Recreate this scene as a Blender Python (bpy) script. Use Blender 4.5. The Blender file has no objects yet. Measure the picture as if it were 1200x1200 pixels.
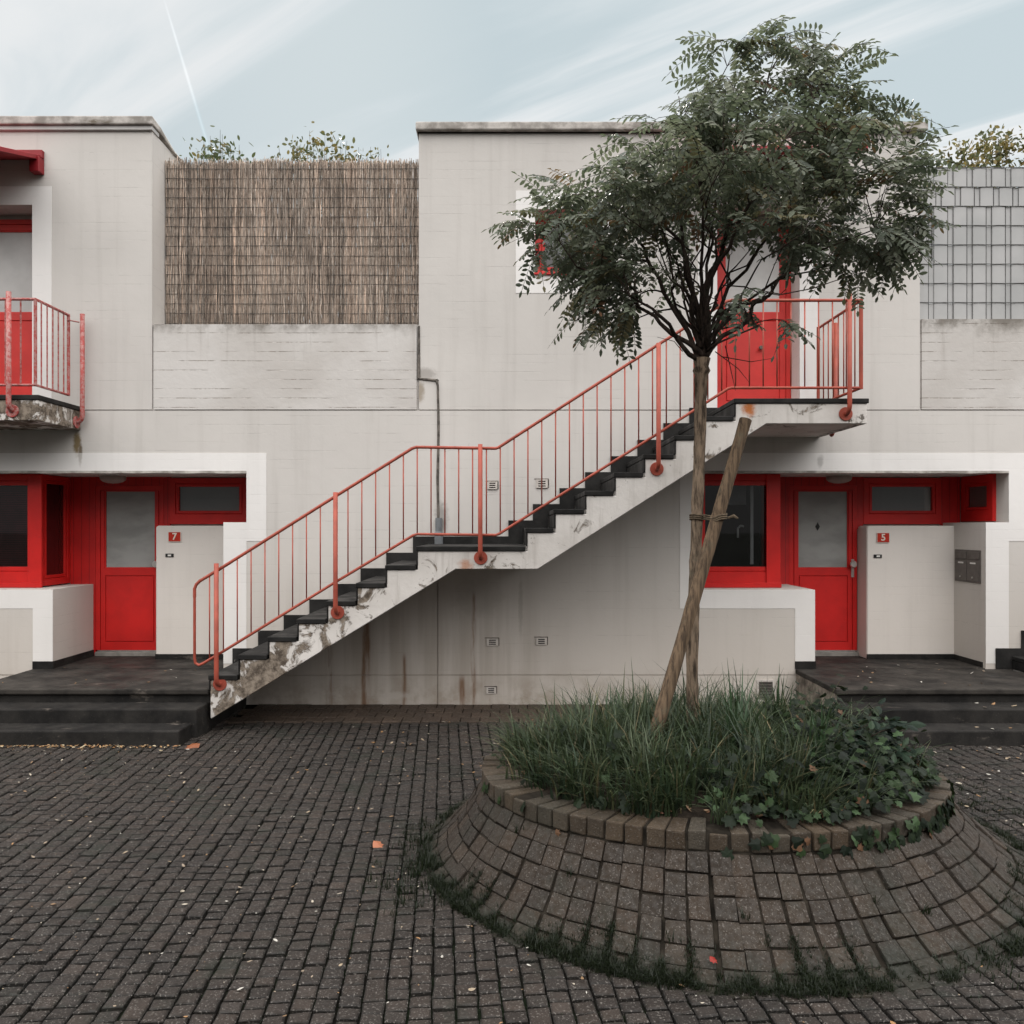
import bpy, bmesh, math, random
import numpy as np
from mathutils import Vector, Matrix, noise as mnoise

S = bpy.context.scene
C = S.collection
R = math.radians
rnd = random.Random(7)

# ------------------------------------------------------------------ camera
F = 955.0 / 1200.0            # focal length / frame width
EYE = 1.97
cam_d = bpy.data.cameras.new("camera")
cam = bpy.data.objects.new("camera", cam_d)
C.objects.link(cam)
cam.location = (0, 0, EYE)
cam.rotation_euler = (R(90), 0, 0)
cam_d.sensor_width = 36
cam_d.lens = F * 36
cam_d.shift_y = 19 / 1200
cam_d.clip_end = 2000
S.camera = cam

# ------------------------------------------------------------------ light
SUN_EL, SUN_AZ = R(33), R(-6)          # azimuth measured from +Y (behind the houses) towards +X
world = bpy.data.worlds.new("World")
S.world = world
world.use_nodes = True
wt = world.node_tree
wt.nodes.clear()
def wn(t, **k):
    n = wt.nodes.new(t)
    for a, b in k.items(): setattr(n, a, b)
    return n
sky = wn('ShaderNodeTexSky', sky_type='NISHITA', sun_disc=False)
sky.sun_elevation = SUN_EL
sky.sun_rotation = SUN_AZ
sky.air_density = 1.0; sky.dust_density = 2.0; sky.ozone_density = 1.5
bg = wn('ShaderNodeBackground'); bg.inputs[1].default_value = 0.05
bgc = wn('ShaderNodeBackground')
out = wn('ShaderNodeOutputWorld')
tc = wn('ShaderNodeTexCoord')
L = wt.links.new
def wmath(op, a, b=None, clamp=False):
    n = wn('ShaderNodeMath', operation=op); n.use_clamp = clamp
    for i, v in enumerate((a, b)):
        if v is None: continue
        if isinstance(v, (int, float)): n.inputs[i].default_value = v
        else: L(v, n.inputs[i])
    return n.outputs[0]
sep = wn('ShaderNodeSeparateXYZ'); L(tc.outputs['Generated'], sep.inputs[0])
dx, dy, dz = sep.outputs
# wind-drawn cirrus on a flat layer high above: project the direction on a plane
zc = wmath('MAXIMUM', dz, 0.05)
px = wmath('DIVIDE', dx, zc); py = wmath('DIVIDE', dy, zc)
cmb = wn('ShaderNodeCombineXYZ'); L(px, cmb.inputs[0]); L(py, cmb.inputs[1])
mp0 = wn('ShaderNodeMapping'); L(cmb.outputs[0], mp0.inputs[0]); mp0.inputs['Rotation'].default_value = (0, 0, R(40))
mp = wn('ShaderNodeMapping'); L(mp0.outputs[0], mp.inputs[0])
mp.inputs['Scale'].default_value = (0.16, 1.0, 1); mp.inputs['Location'].default_value = (3.1, 0.4, 0)
ns = wn('ShaderNodeTexNoise'); L(mp.outputs[0], ns.inputs['Vector'])
ns.inputs['Scale'].default_value = 2.3; ns.inputs['Detail'].default_value = 7; ns.inputs['Roughness'].default_value = 0.55
ns.inputs['Distortion'].default_value = 0.6
cr = wn('ShaderNodeMapRange', interpolation_type='SMOOTHSTEP'); L(ns.outputs[0], cr.inputs[0])
cr.inputs[1].default_value = 0.42; cr.inputs[2].default_value = 0.66
cr.inputs[3].default_value = 0.0; cr.inputs[4].default_value = 1.0
cv = wmath('ADD', 0.94, wmath('MULTIPLY', cr.outputs[0], 0.06))
# denser veil on the right; unseen sky behind the camera brightened to light facades
right = wn('ShaderNodeMapRange', interpolation_type='SMOOTHSTEP'); L(dx, right.inputs[0])
right.inputs[1].default_value = -0.45; right.inputs[2].default_value = 0.6
right.inputs[3].default_value = 0.0; right.inputs[4].default_value = 0.16
back = wn('ShaderNodeMapRange', interpolation_type='SMOOTHSTEP'); L(dy, back.inputs[0])
back.inputs[1].default_value = 0.70; back.inputs[2].default_value = 0.05
back.inputs[3].default_value = 0.0; back.inputs[4].default_value = 1.0
high = wn('ShaderNodeMapRange', interpolation_type='SMOOTHSTEP'); L(dz, high.inputs[0])  # added brightness, strongest overhead and weak near the horizon
high.inputs[1].default_value = 0.12; high.inputs[2].default_value = 0.62
high.inputs[3].default_value = 0.10; high.inputs[4].default_value = 2.0
class _B: pass
sky_fill = back
# contrail: a thin straight streak through two sky directions
def direc(u, v):
    d = Vector(((u - 600) / 955, 1, -(v - 619) / 955)); return d.normalized()
A, B = direc(203, 35), direc(242, 165)
nrm = A.cross(B).normalized(); mid = (A + B).normalized(); along = (B - A).normalized()
def wdot(v):
    n = wn('ShaderNodeVectorMath', operation='DOT_PRODUCT'); L(tc.outputs['Generated'], n.inputs[0]); n.inputs[1].default_value = v
    return n.outputs['Value']
dist = wmath('ABSOLUTE', wdot(nrm))
wid = wmath('ADD', wmath('MULTIPLY', wdot(along), 0.010), 0.0022)
tr = wmath('SUBTRACT', 1.0, wmath('DIVIDE', dist, wid), clamp=True)
lim = wn('ShaderNodeMapRange', interpolation_type='SMOOTHSTEP'); L(wmath('ABSOLUTE', wdot(along)), lim.inputs[0])
lim.inputs[1].default_value = 0.085; lim.inputs[2].default_value = 0.045; lim.inputs[3].default_value = 0; lim.inputs[4].default_value = 1
ahead = wmath('GREATER_THAN', wdot(mid), 0.5)
trail = wmath('MULTIPLY', wmath('MULTIPLY', tr, lim.outputs[0]), wmath('MULTIPLY', ahead, 0.75))
cloud = wmath('ADD', cv, wmath('ADD', right.outputs[0], wmath('MULTIPLY', trail, 0.2)), clamp=True)
cloud = wmath('MAXIMUM', cloud, sky_fill.outputs[0])
veil = wmath('ADD', wmath('ADD', 0.350, wmath('MULTIPLY', cr.outputs[0], 0.110)), wmath('ADD', wmath('MULTIPLY', right.outputs[0], 0.14), wmath('MULTIPLY', trail, 0.12)))
mxs = wn('ShaderNodeMix'); L(back.outputs[0], mxs.inputs[0]); L(veil, mxs.inputs[2]); L(high.outputs[0], mxs.inputs[3])
cs = mxs.outputs[0]
tintw = wn('ShaderNodeMix', data_type='RGBA'); L(back.outputs[0], tintw.inputs[0])
tints = wn('ShaderNodeMix', data_type='RGBA'); L(cr.outputs[0], tints.inputs[0]); L(tints.outputs[2], tintw.inputs[6])
tints.inputs[6].default_value = (0.865, 1.0, 1.06, 1); tints.inputs[7].default_value = (0.975, 1.0, 1.015, 1)
_ = (0, 0, 0, 1); tintw.inputs[7].default_value = (1.0, 0.975, 0.95, 1)
L(tintw.outputs[2], bgc.inputs[0])
L(cs, bgc.inputs[1])
L(sky.outputs[0], bg.inputs[0])
mixw = wn('ShaderNodeMixShader')
L(cloud, mixw.inputs[0]); L(bg.outputs[0], mixw.inputs[1]); L(bgc.outputs[0], mixw.inputs[2])
L(mixw.outputs[0], out.inputs[0])

sun_d = bpy.data.lights.new("sun", 'SUN'); sun = bpy.data.objects.new("sun", sun_d); C.objects.link(sun)
sun_d.energy = 2.2; sun_d.angle = R(0.6); sun_d.color = (1, 0.93, 0.82)
sd = Vector((math.sin(SUN_AZ) * math.cos(SUN_EL), math.cos(SUN_AZ) * math.cos(SUN_EL), math.sin(SUN_EL)))
sun.rotation_euler = sd.to_track_quat('Z', 'Y').to_euler()
sun.location = (8, 20, 20)

S.view_settings.view_transform = 'Standard'
S.view_settings.look = 'None'
S.view_settings.exposure = 0.86
S.view_settings.gamma = 1
S.render.engine = 'CYCLES'
S.cycles.max_bounces = 8
S.cycles.transparent_max_bounces = 12

# ------------------------------------------------------------------ mesh helpers
def tag(o, label=None, cat=None, group=None, kind=None):
    if label: o['label'] = label
    if cat: o['category'] = cat
    if group: o['group'] = group
    if kind: o['kind'] = kind
    return o

def wloc(o):
    v = Vector((0, 0, 0))
    while o is not None:
        v += o.location; o = o.parent
    return v

def thing(name, loc, label, cat, group=None):
    o = bpy.data.objects.new(name, None); C.objects.link(o)
    o.location = loc; o.empty_display_size = 0.2
    return tag(o, label, cat, group)

class MB:
    """collects faces in world coordinates and links them as ONE mesh object"""
    def __init__(s): s.v = []; s.f = []; s.c = None
    def add(s, vs, fs):
        b = len(s.v); s.v.extend([tuple(p) for p in vs]); s.f.extend([tuple(b + i for i in f) for f in fs]); return s
    def box(s, x0, x1, y0, y1, z0, z1):
        return s.add([(x0,y0,z0),(x1,y0,z0),(x1,y1,z0),(x0,y1,z0),(x0,y0,z1),(x1,y0,z1),(x1,y1,z1),(x0,y1,z1)],
                     [(0,3,2,1),(4,5,6,7),(0,1,5,4),(1,2,6,5),(2,3,7,6),(3,0,4,7)])
    def prism(s, pts, y0, y1):
        n = len(pts)
        vs = [(x, y0, z) for x, z in pts] + [(x, y1, z) for x, z in pts]
        return s.add(vs, [tuple(range(n)), tuple(range(2*n-1, n-1, -1))] + [(i, (i+n), (i+1) % n + n, (i+1) % n) for i in range(n)])
    def tube(s, pts, r, n=8, caps=True, bump=0.0, seed=0):
        pts = [Vector(p) for p in pts]
        rs = r if isinstance(r, (list, tuple)) else [r] * len(pts)
        rr = random.Random(seed)
        up = None; rings = []
        for i, p in enumerate(pts):
            t = (pts[min(i+1, len(pts)-1)] - pts[max(i-1, 0)]).normalized()
            if up is None:
                up = t.orthogonal().normalized()
            else:
                up = (up - t * up.dot(t))
                up = up.normalized() if up.length > 1e-6 else t.orthogonal().normalized()
            sd_ = t.cross(up)
            ring = []
            for k in range(n):
                a = 2 * math.pi * k / n
                q = rs[i] * (1 + (rr.uniform(-bump, bump) if bump else 0))
                ring.append(p + (up * math.cos(a) + sd_ * math.sin(a)) * q)
            rings.append(ring)
        vs = [v for r_ in rings for v in r_]; fs = []
        for i in range(len(pts) - 1):
            for k in range(n):
                a = i*n + k; b = i*n + (k+1) % n
                fs.append((a, b, b + n, a + n))
        if caps:
            fs.append(tuple(range(n-1, -1, -1))); m = (len(pts)-1)*n; fs.append(tuple(range(m, m+n)))
        return s.add(vs, fs)
    def relief(s, x0, x1, z0, z1, yf, yb, rects, mp=lambda x, y, z: (x, y, z)):
        """a slab whose front is a height field: rects are (x0,x1,z0,z1,y) with y None for a hole"""
        xs = sorted(set([x0, x1] + [min(max(q, x0), x1) for r in rects for q in r[:2]]))
        zs = sorted(set([z0, z1] + [min(max(q, z0), z1) for r in rects for q in r[2:4]]))
        xs = [x for i, x in enumerate(xs) if i == 0 or x - xs[i-1] > 1e-5]; zs = [z for i, z in enumerate(zs) if i == 0 or z - zs[i-1] > 1e-5]
        nx, nz = len(xs) - 1, len(zs) - 1
        g = [[yf] * nz for _ in range(nx)]
        for i in range(nx):
            for j in range(nz):
                cx, cz = (xs[i]+xs[i+1])/2, (zs[j]+zs[j+1])/2
                for r in rects:
                    if r[0] < cx < r[1] and r[2] < cz < r[3]: g[i][j] = r[4]
        idx = {}
        def V(x, y, z):
            k = (round(x, 5), round(y, 5), round(z, 5))
            if k not in idx: idx[k] = len(s.v); s.v.append(mp(x, y, z))
            return idx[k]
        def get(i, j): return g[i][j] if 0 <= i < nx and 0 <= j < nz else None
        for i in range(nx):
            for j in range(nz):
                y = g[i][j]
                if y is None: continue
                a, b, c, d = xs[i], xs[i+1], zs[j], zs[j+1]
                s.f.append((V(a,y,c), V(b,y,c), V(b,y,d), V(a,y,d)))
                s.f.append((V(a,yb,c), V(a,yb,d), V(b,yb,d), V(b,yb,c)))
                for (di, dj) in ((1,0), (-1,0), (0,1), (0,-1)):
                    o = get(i+di, j+dj); o = yb if o is None else o
                    if o > y + 1e-6:
                        if di: x = b if di > 0 else a; q = [V(x,y,c), V(x,o,c), V(x,o,d), V(x,y,d)]
                        else: z = d if dj > 0 else c; q = [V(a,y,z), V(b,y,z), V(b,o,z), V(a,o,z)]
                        s.f.append(tuple(q))
        return s
    def build(s, name, mat, parent=None, bevel=0, smooth=False, base=False, normals=True, seg=1):
        me = bpy.data.meshes.new(name)
        arr = np.array(s.v, dtype=np.float64)
        lo, hi = arr.min(0), arr.max(0)
        o0 = (lo + hi) / 2
        if base or parent is None: o0[2] = lo[2]
        me.from_pydata((arr - o0).tolist(), [], s.f)
        if s.c is not None:
            at = me.attributes.new('tint', 'FLOAT_COLOR', 'POINT')
            at.data.foreach_set('color', np.array(s.c, dtype=np.float32).ravel())
        if normals and len(s.f) < 60000:
            bm = bmesh.new(); bm.from_mesh(me); bmesh.ops.recalc_face_normals(bm, faces=bm.faces); bm.to_mesh(me); bm.free()
        me.materials.append(mat)
        if smooth: me.polygons.foreach_set('use_smooth', [True] * len(me.polygons))
        me.update()
        o = bpy.data.objects.new(name, me); C.objects.link(o)
        if parent is not None:
            o.parent = parent; o.location = Vector(o0) - wloc(parent)
        else: o.location = o0
        if bevel:
            m = o.modifiers.new('bevel', 'BEVEL'); m.width = bevel; m.segments = seg; m.limit_method = 'ANGLE'; m.angle_limit = R(35)
        return o

def at(u, v, Y):                     # a point seen in the photo, at its real distance Y
    return Vector(((u - 600) * Y / 955, Y, EYE - (v - 619) * Y / 955))
WY = 9.1                             # the street face of the houses
def wx(u): return (u - 600) * WY / 955
def wz(v): return EYE - (v - 619) * WY / 955

# ------------------------------------------------------------------ material helper
class Mat:
    def __init__(s, name):
        s.m = bpy.data.materials.new(name); s.m.use_nodes = True
        s.t = s.m.node_tree; s.t.nodes.clear()
        s.o = s.n('ShaderNodeOutputMaterial')
        s.p = s.n('ShaderNodeBsdfPrincipled')
        s.L(s.p.outputs[0], s.o.inputs[0])
        s.geo = None
    def n(s, t, **k):
        q = s.t.nodes.new(t)
        for a, b in k.items(): setattr(q, a, b)
        return q
    def L(s, a, b): s.t.links.new(a, b)
    def put(s, inp, v):
        if isinstance(v, bpy.types.NodeSocket): s.L(v, inp)
        elif isinstance(v, (tuple, list)) and len(v) == 3 and inp.type == 'RGBA': inp.default_value = (*v, 1)
        else: inp.default_value = v
    @property
    def pos(s):
        if s.geo is None: s.geo = s.n('ShaderNodeNewGeometry')
        return s.geo.outputs['Position']
    def xyz(s):
        q = s.n('ShaderNodeSeparateXYZ'); s.L(s.pos, q.inputs[0]); return q.outputs
    def noise(s, scale, detail=4, rough=0.55, vec=None, stretch=None, dist=0):
        q = s.n('ShaderNodeTexNoise'); v = s.pos if vec is None else vec
        if True:
            m = s.n('ShaderNodeMapping'); s.L(v, m.inputs[0]); m.inputs['Scale'].default_value = stretch or (1, 1, 1); m.inputs['Rotation'].default_value = (0.5, 0.35, 0.65); v = m.outputs[0]
        s.L(v, q.inputs['Vector'])
        q.inputs['Scale'].default_value = scale; q.inputs['Detail'].default_value = detail
        q.inputs['Roughness'].default_value = rough; q.inputs['Distortion'].default_value = dist
        return q.outputs[0]
    def rng(s, v, a, b, c=0.0, d=1.0, smooth=True):
        q = s.n('ShaderNodeMapRange', interpolation_type='SMOOTHSTEP' if smooth else 'LINEAR')
        s.put(q.inputs[0], v)
        for i, k in enumerate((a, b, c, d)): q.inputs[i+1].default_value = k
        return q.outputs[0]
    def math(s, op, a, b=None, clamp=False):
        q = s.n('ShaderNodeMath', operation=op); q.use_clamp = clamp
        s.put(q.inputs[0], a)
        if b is not None: s.put(q.inputs[1], b)
        return q.outputs[0]
    def mix(s, f, a, b, blend='MIX'):
        q = s.n('ShaderNodeMix', data_type='RGBA', blend_type=blend)
        s.put(q.inputs[0], f); s.put(q.inputs[6], a); s.put(q.inputs[7], b)
        return q.outputs[2]
    def tint(s, name='tint'):
        q = s.n('ShaderNodeAttribute', attribute_name=name); return q.outputs['Color']
    def bump(s, h, strength=0.3, dist=0.01):
        q = s.n('ShaderNodeBump'); q.inputs['Strength'].default_value = strength; q.inputs['Distance'].default_value = dist
        s.L(h, q.inputs['Height']); s.L(q.outputs[0], s.p.inputs['Normal'])
    def fin(s, col, rough=0.7, spec=0.3, metal=0.0):
        s.put(s.p.inputs['Base Color'], col); s.put(s.p.inputs['Roughness'], rough)
        s.p.inputs['Specular IOR Level'].default_value = spec; s.p.inputs['Metallic'].default_value = metal
        return s.m

def simple(name, col, rough=0.6, var=0.12, scale=8, spec=0.3, metal=0.0, bump=0.0):
    m = Mat(name); nz = m.noise(scale, 5)
    dark = tuple(c * (1 - var * 2) for c in col); light = tuple(min(1, c * (1 + var)) for c in col)
    c = m.mix(m.rng(nz, 0.3, 0.7), dark, light)
    if bump: m.bump(m.noise(scale * 6, 4), bump, 0.005)
    return m.fin(c, rough, spec, metal)

def wall_mat(name, base, dirt=1.0):
    m = Mat(name); x, y, z = m.xyz()
    big = m.noise(0.7, 4, 0.5)
    c = m.mix(m.rng(big, 0.3, 0.7), tuple(k * 0.94 for k in base), tuple(min(1, k * 1.04) for k in base))
    # board marks left by the shuttering
    wob = m.math('MULTIPLY', m.noise(1.3, 2), 0.012)
    zz = m.math('ADD', z, wob)
    fr = m.math('FRACT', m.math('DIVIDE', zz, 0.098))
    line = m.math('GREATER_THAN', fr, 0.93)
    brk = m.rng(m.noise(1.0, 3, stretch=(1.4, 1.4, 9)), 0.48, 0.62)
    lm = m.math('MULTIPLY', line, brk)
    c = m.mix(m.math('MULTIPLY', m.math('MULTIPLY', lm, m.rng(m.noise(11, 4, 0.7), 0.35, 0.65)), 0.26 * dirt), c, tuple(k * 0.35 for k in base))
    # fine vertical weathering
    st = m.noise(1.0, 5, 0.6, stretch=(7, 7, 0.35))
    c = m.mix(m.math('MULTIPLY', m.rng(st, 0.48, 0.78), 0.16 * dirt), c, (0.2, 0.18, 0.155))
    # speckles
    sp = m.rng(m.noise(38, 2), 0.70, 0.76)
    spm = m.math('MULTIPLY', sp, m.rng(m.noise(1.7, 3), 0.5, 0.7))
    c = m.mix(m.math('MULTIPLY', spm, 0.35 * dirt), c, (0.16, 0.14, 0.12))
    # damp, stained concrete where water runs from the stair landing, and rust runs
    def band(v, a, b, w):
        return m.math('MULTIPLY', m.rng(v, a - w, a + w), m.rng(v, b + w, b - w))
    rx = m.math('ADD', x, m.math('MULTIPLY', m.noise(0.9, 3), 0.5))
    damp = m.math('MULTIPLY', band(rx, -2.3, 0.55, 0.7), m.rng(z, 1.75, 0.5))
    dst = m.rng(m.noise(1.0, 6, 0.65, stretch=(5, 5, 0.25)), 0.36, 0.62)
    c = m.mix(m.math('MULTIPLY', m.math('MULTIPLY', damp, dst), 0.40 * dirt), c, (0.17, 0.138, 0.108))
    low = m.math('MULTIPLY', m.rng(z, 0.5, 0.0), m.rng(m.noise(3, 6, 0.7), 0.4, 0.65))
    warm = m.math('MULTIPLY', m.rng(z, 2.4, 0.2), 0.36 * dirt)
    c = m.mix(warm, c, (0.46, 0.385, 0.31))
    c = m.mix(m.math('MULTIPLY', low, 0.5 * dirt), c, (0.22, 0.165, 0.115))
    rxw = m.math('ADD', x, m.math('MULTIPLY', m.noise(2.0, 3), 0.05))
    rust = None
    for cx, w, zt in ((-1.63, 0.045, 1.05), (-2.03, 0.03, 0.75), (-0.42, 0.02, 1.3), (-1.2, 0.015, 0.6), (-0.55, 0.03, 0.36)):
        b = m.math('MULTIPLY', band(rxw, cx - w + 0.02, cx + w + 0.02, 0.018), m.rng(z, zt, zt - 0.12))
        rust = b if rust is None else m.math('MAXIMUM', rust, b)
    rust = m.math('MULTIPLY', rust, m.rng(m.noise(1, 5, 0.7, stretch=(14, 14, 1.2)), 0.36, 0.6))
    c = m.mix(m.math('MULTIPLY', rust, 0.8), c, (0.16, 0.075, 0.03))
    # single stains: lichen run under the balcony corner, soot round the sealed joint, damp spot on the lintel
    def spot(cx, cz, rx_, rz_, col, k):
        ddx = m.math('POWER', m.math('DIVIDE', m.math('SUBTRACT', x, cx), rx_), 2.0); ddz = m.math('POWER', m.math('DIVIDE', m.math('SUBTRACT', z, cz), rz_), 2.0)
        d = m.math('ADD', m.math('SQRT', m.math('ADD', ddx, ddz)), m.math('MULTIPLY', m.math('SUBTRACT', m.noise(13, 5, 0.7), 0.5), 1.1))
        return m.mix(m.math('MULTIPLY', m.rng(d, 1.0, 0.35), k * dirt), c, col)
    for a in ((-4.86, 2.93, 0.055, 0.20, (0.22, 0.165, 0.09), 1.0), (-4.82, 2.80, 0.03, 0.16, (0.16, 0.12, 0.08), 0.9), (wx(498), wz(438), 0.16, 0.10, (0.22, 0.20, 0.18), 0.55), (wx(517), wz(606), 0.10, 0.24, (0.16, 0.15, 0.14), 0.6),
              (wx(961), wz(541), 0.05, 0.10, (0.12, 0.11, 0.10), 0.8), (wx(492), wz(458), 0.07, 0.16, (0.24, 0.19, 0.13), 0.7), (wx(330), wz(470), 0.5, 0.05, (0.3, 0.28, 0.26), 0.3),
              (wx(560), wz(700), 0.35, 0.30, (0.2, 0.17, 0.14), 0.22), (wx(610), wz(712), 0.035, 0.42, (0.2, 0.17, 0.14), 0.3), (wx(462), wz(815), 0.25, 0.06, (0.5, 0.46, 0.42), 0.6)):
        c = spot(*a)
    h = m.math('SUBTRACT', m.noise(9, 6, 0.6), m.math('MULTIPLY', lm, 0.6))
    m.bump(h, 0.35, 0.006)
    return m.fin(c, 0.8, 0.2)

M = {}
M['wall'] = wall_mat('painted_concrete', (0.575, 0.552, 0.526))
M['band'] = wall_mat('white_band_paint', (0.76, 0.745, 0.73), 0.45)
M['clean'] = wall_mat('inner_wall_paint', (0.72, 0.68, 0.64), 0.6)

def parapet_mat():
    m = Mat('board_marked_concrete'); x, y, z = m.xyz()
    c = m.mix(m.rng(m.noise(1.2, 4), 0.3, 0.7), (0.50, 0.475, 0.45), (0.59, 0.57, 0.55))
    zz = m.math('ADD', z, m.math('MULTIPLY', m.noise(1.6, 3), 0.012))
    fr = m.math('FRACT', m.math('DIVIDE', zz, 0.104))
    line = m.math('GREATER_THAN', fr, 0.925)
    brk = m.rng(m.noise(1.0, 4, 0.6, stretch=(1.8, 1.8, 10)), 0.45, 0.6)
    lm = m.math('MULTIPLY', line, brk)
    c = m.mix(m.math('MULTIPLY', m.math('MULTIPLY', lm, m.rng(m.noise(14, 4, 0.7), 0.35, 0.6)), 0.75), c, (0.15, 0.115, 0.085))
    top = m.math('MULTIPLY', m.rng(m.math('ADD', z, m.math('MULTIPLY', m.noise(5, 5, 0.7), 0.35)), 4.26, 4.50), m.rng(m.noise(3, 5, 0.7), 0.35, 0.6))
    c = m.mix(m.math('MULTIPLY', top, 0.75), c, (0.10, 0.085, 0.065))
    drip = m.math('MULTIPLY', m.rng(m.noise(1, 5, 0.6, stretch=(9, 9, 0.5)), 0.55, 0.75), m.rng(z, 3.5, 4.3))
    c = m.mix(m.math('MULTIPLY', drip, 0.4), c, (0.2, 0.17, 0.14))
    m.bump(m.math('SUBTRACT', m.noise(12, 6, 0.6), lm), 0.5, 0.008)
    return m.fin(c, 0.85, 0.15)
M['parapet'] = parapet_mat()

def coping_mat():
    m = Mat('weathered_coping')
    c = m.mix(m.rng(m.noise(6, 5, 0.65), 0.35, 0.65), (0.26, 0.24, 0.22), (0.52, 0.49, 0.46))
    c = m.mix(m.rng(m.noise(2.2, 6, 0.75, stretch=(1, 1, 4)), 0.55, 0.72), c, (0.16, 0.135, 0.105))
    m.bump(m.noise(30, 5, 0.7), 0.5, 0.006)
    return m.fin(c, 0.9, 0.15)
M['coping'] = coping_mat()
M['fascia'] = simple('zinc_fascia', (0.50, 0.49, 0.48), 0.5, 0.06, 5)

def red_mat(name, col, rough=0.4, boards=False, dirt=0.25):
    m = Mat(name); x, y, z = m.xyz()
    c = m.mix(m.rng(m.noise(3, 4), 0.3, 0.7), tuple(k * 0.86 for k in col), tuple(k * 1.08 for k in col))
    d = m.math('MULTIPLY', m.rng(m.noise(22, 5, 0.7), 0.6, 0.75), dirt)
    c = m.mix(d, c, (0.16, 0.03, 0.025))
    if boards:
        fr = m.math('FRACT', m.math('DIVIDE', x, 0.096))
        g = m.math('GREATER_THAN', fr, 0.93)
        c = m.mix(m.math('MULTIPLY', g, 0.6), c, (0.09, 0.004, 0.004))
    m.bump(m.noise(60, 3), 0.06, 0.002)
    return m.fin(c, rough, 0.4)
M['stained'] = slab_mat_late = simple('stained_concrete', (0.27, 0.235, 0.20), 0.9, 0.35, 7, 0.1, bump=0.4)
M['red'] = red_mat('red_gloss_paint', (0.56, 0.0145, 0.0125))
M['red_board'] = red_mat('red_boarding', (0.48, 0.012, 0.011), 0.45, True)
M['red_up'] = red_mat('lit_red_paint', (0.60, 0.036, 0.030), 0.45)  # lit tone put into the red of the upper doors and windows
M['red_dark'] = red_mat('dark_red_steel', (0.26, 0.012, 0.018), 0.5)

def rail_mat(name, col, wear):
    m = Mat(name)
    c = m.mix(m.rng(m.noise(7, 4), 0.3, 0.7), tuple(k * 0.8 for k in col), tuple(min(1, k * 1.12) for k in col))
    w = m.math('MULTIPLY', m.rng(m.noise(26, 5, 0.75), 0.62 - 0.16 * wear, 0.68 - 0.14 * wear), 0.35 + 0.55 * wear)
    c = m.mix(m.math('MULTIPLY', w, 0.55) if wear > 0.5 else w, c, (0.42, 0.30, 0.28) if wear > 0.5 else (0.15, 0.04, 0.022))
    m.bump(m.noise(45, 3), 0.15, 0.002)
    return m.fin(c, 0.5, 0.35)
M['rail'] = rail_mat('salmon_red_steel_paint', (0.325, 0.066, 0.041), 0.12)
M['rail_old'] = rail_mat('flaking_red_steel_paint', (0.34, 0.055, 0.048), 1.0)

def cheek_mat():
    m = Mat('peeling_white_concrete'); x, y, z = m.xyz()
    c = m.mix(m.rng(m.noise(2, 4), 0.3, 0.7), (0.55, 0.52, 0.49), (0.67, 0.64, 0.61))
    drip = m.rng(m.noise(1, 5, 0.65, stretch=(12, 12, 1.0)), 0.52, 0.75)
    c = m.mix(m.math('MULTIPLY', drip, 0.35), c, (0.22, 0.19, 0.16))
    # bare, spalled concrete, worst on the lowest steps
    low = m.rng(x, -0.6, -2.6, 0.0, 0.17)
    pn = m.math('ADD', m.noise(4.5, 8, 0.68, dist=0.6), low)
    p = m.rng(pn, 0.62, 0.645)
    conc = m.mix(m.rng(m.noise(14, 6, 0.7), 0.35, 0.65), (0.07, 0.055, 0.043), (0.27, 0.225, 0.18))
    c = m.mix(p, c, conc)
    edge = m.math('MULTIPLY', m.rng(pn, 0.59, 0.62), m.rng(pn, 0.65, 0.62))
    c = m.mix(m.math('MULTIPLY', edge, 0.5), c, (0.10, 0.08, 0.06))
    # rust blooms at fixings
    def bloom(bx, bz, r):
        ddx = m.math('POWER', m.math('SUBTRACT', x, bx), 2.0); ddz = m.math('POWER', m.math('SUBTRACT', z, bz), 2.0)
        d = m.math('SQRT', m.math('ADD', ddx, ddz))
        d = m.math('ADD', d, m.math('MULTIPLY', m.math('SUBTRACT', m.noise(16, 5, 0.7), 0.5), 0.12))
        return m.rng(d, r, r * 0.25)
    r1 = bloom(2.30, 3.13, 0.10); r2 = bloom(-0.45, 1.60, 0.09)
    c = m.mix(m.math('MULTIPLY', m.math('MAXIMUM', r1, m.math('MULTIPLY', r2, 0.6)), 0.95), c, (0.42, 0.125, 0.022))
    b3 = bloom(3.40, 3.02, 0.11)
    c = m.mix(m.math('MULTIPLY', m.math('MULTIPLY', b3, m.rng(m.noise(22, 4), 0.45, 0.55)), 0.9), c, (0.10, 0.085, 0.07))
    m.bump(m.math('SUBTRACT', m.noise(18, 6, 0.6), m.math('MULTIPLY', p, 1.2)), 0.5, 0.008)
    return m.fin(c, 0.85, 0.2)
M['cheek'] = cheek_mat()

def black_mat():
    m = Mat('black_step_coating')
    c = m.mix(m.rng(m.noise(5, 5, 0.65), 0.35, 0.7), (0.010, 0.0098, 0.0095), (0.024, 0.023, 0.022))
    w = m.rng(m.noise(11, 6, 0.75), 0.66, 0.72)
    c = m.mix(m.math('MULTIPLY', w, 0.7), c, (0.33, 0.31, 0.285))
    m.bump(m.noise(40, 5, 0.7), 0.4, 0.005)
    return m.fin(c, m.rng(m.noise(4, 4), 0.3, 0.7, 0.45, 0.8), 0.2)
M['black'] = black_mat()

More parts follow.
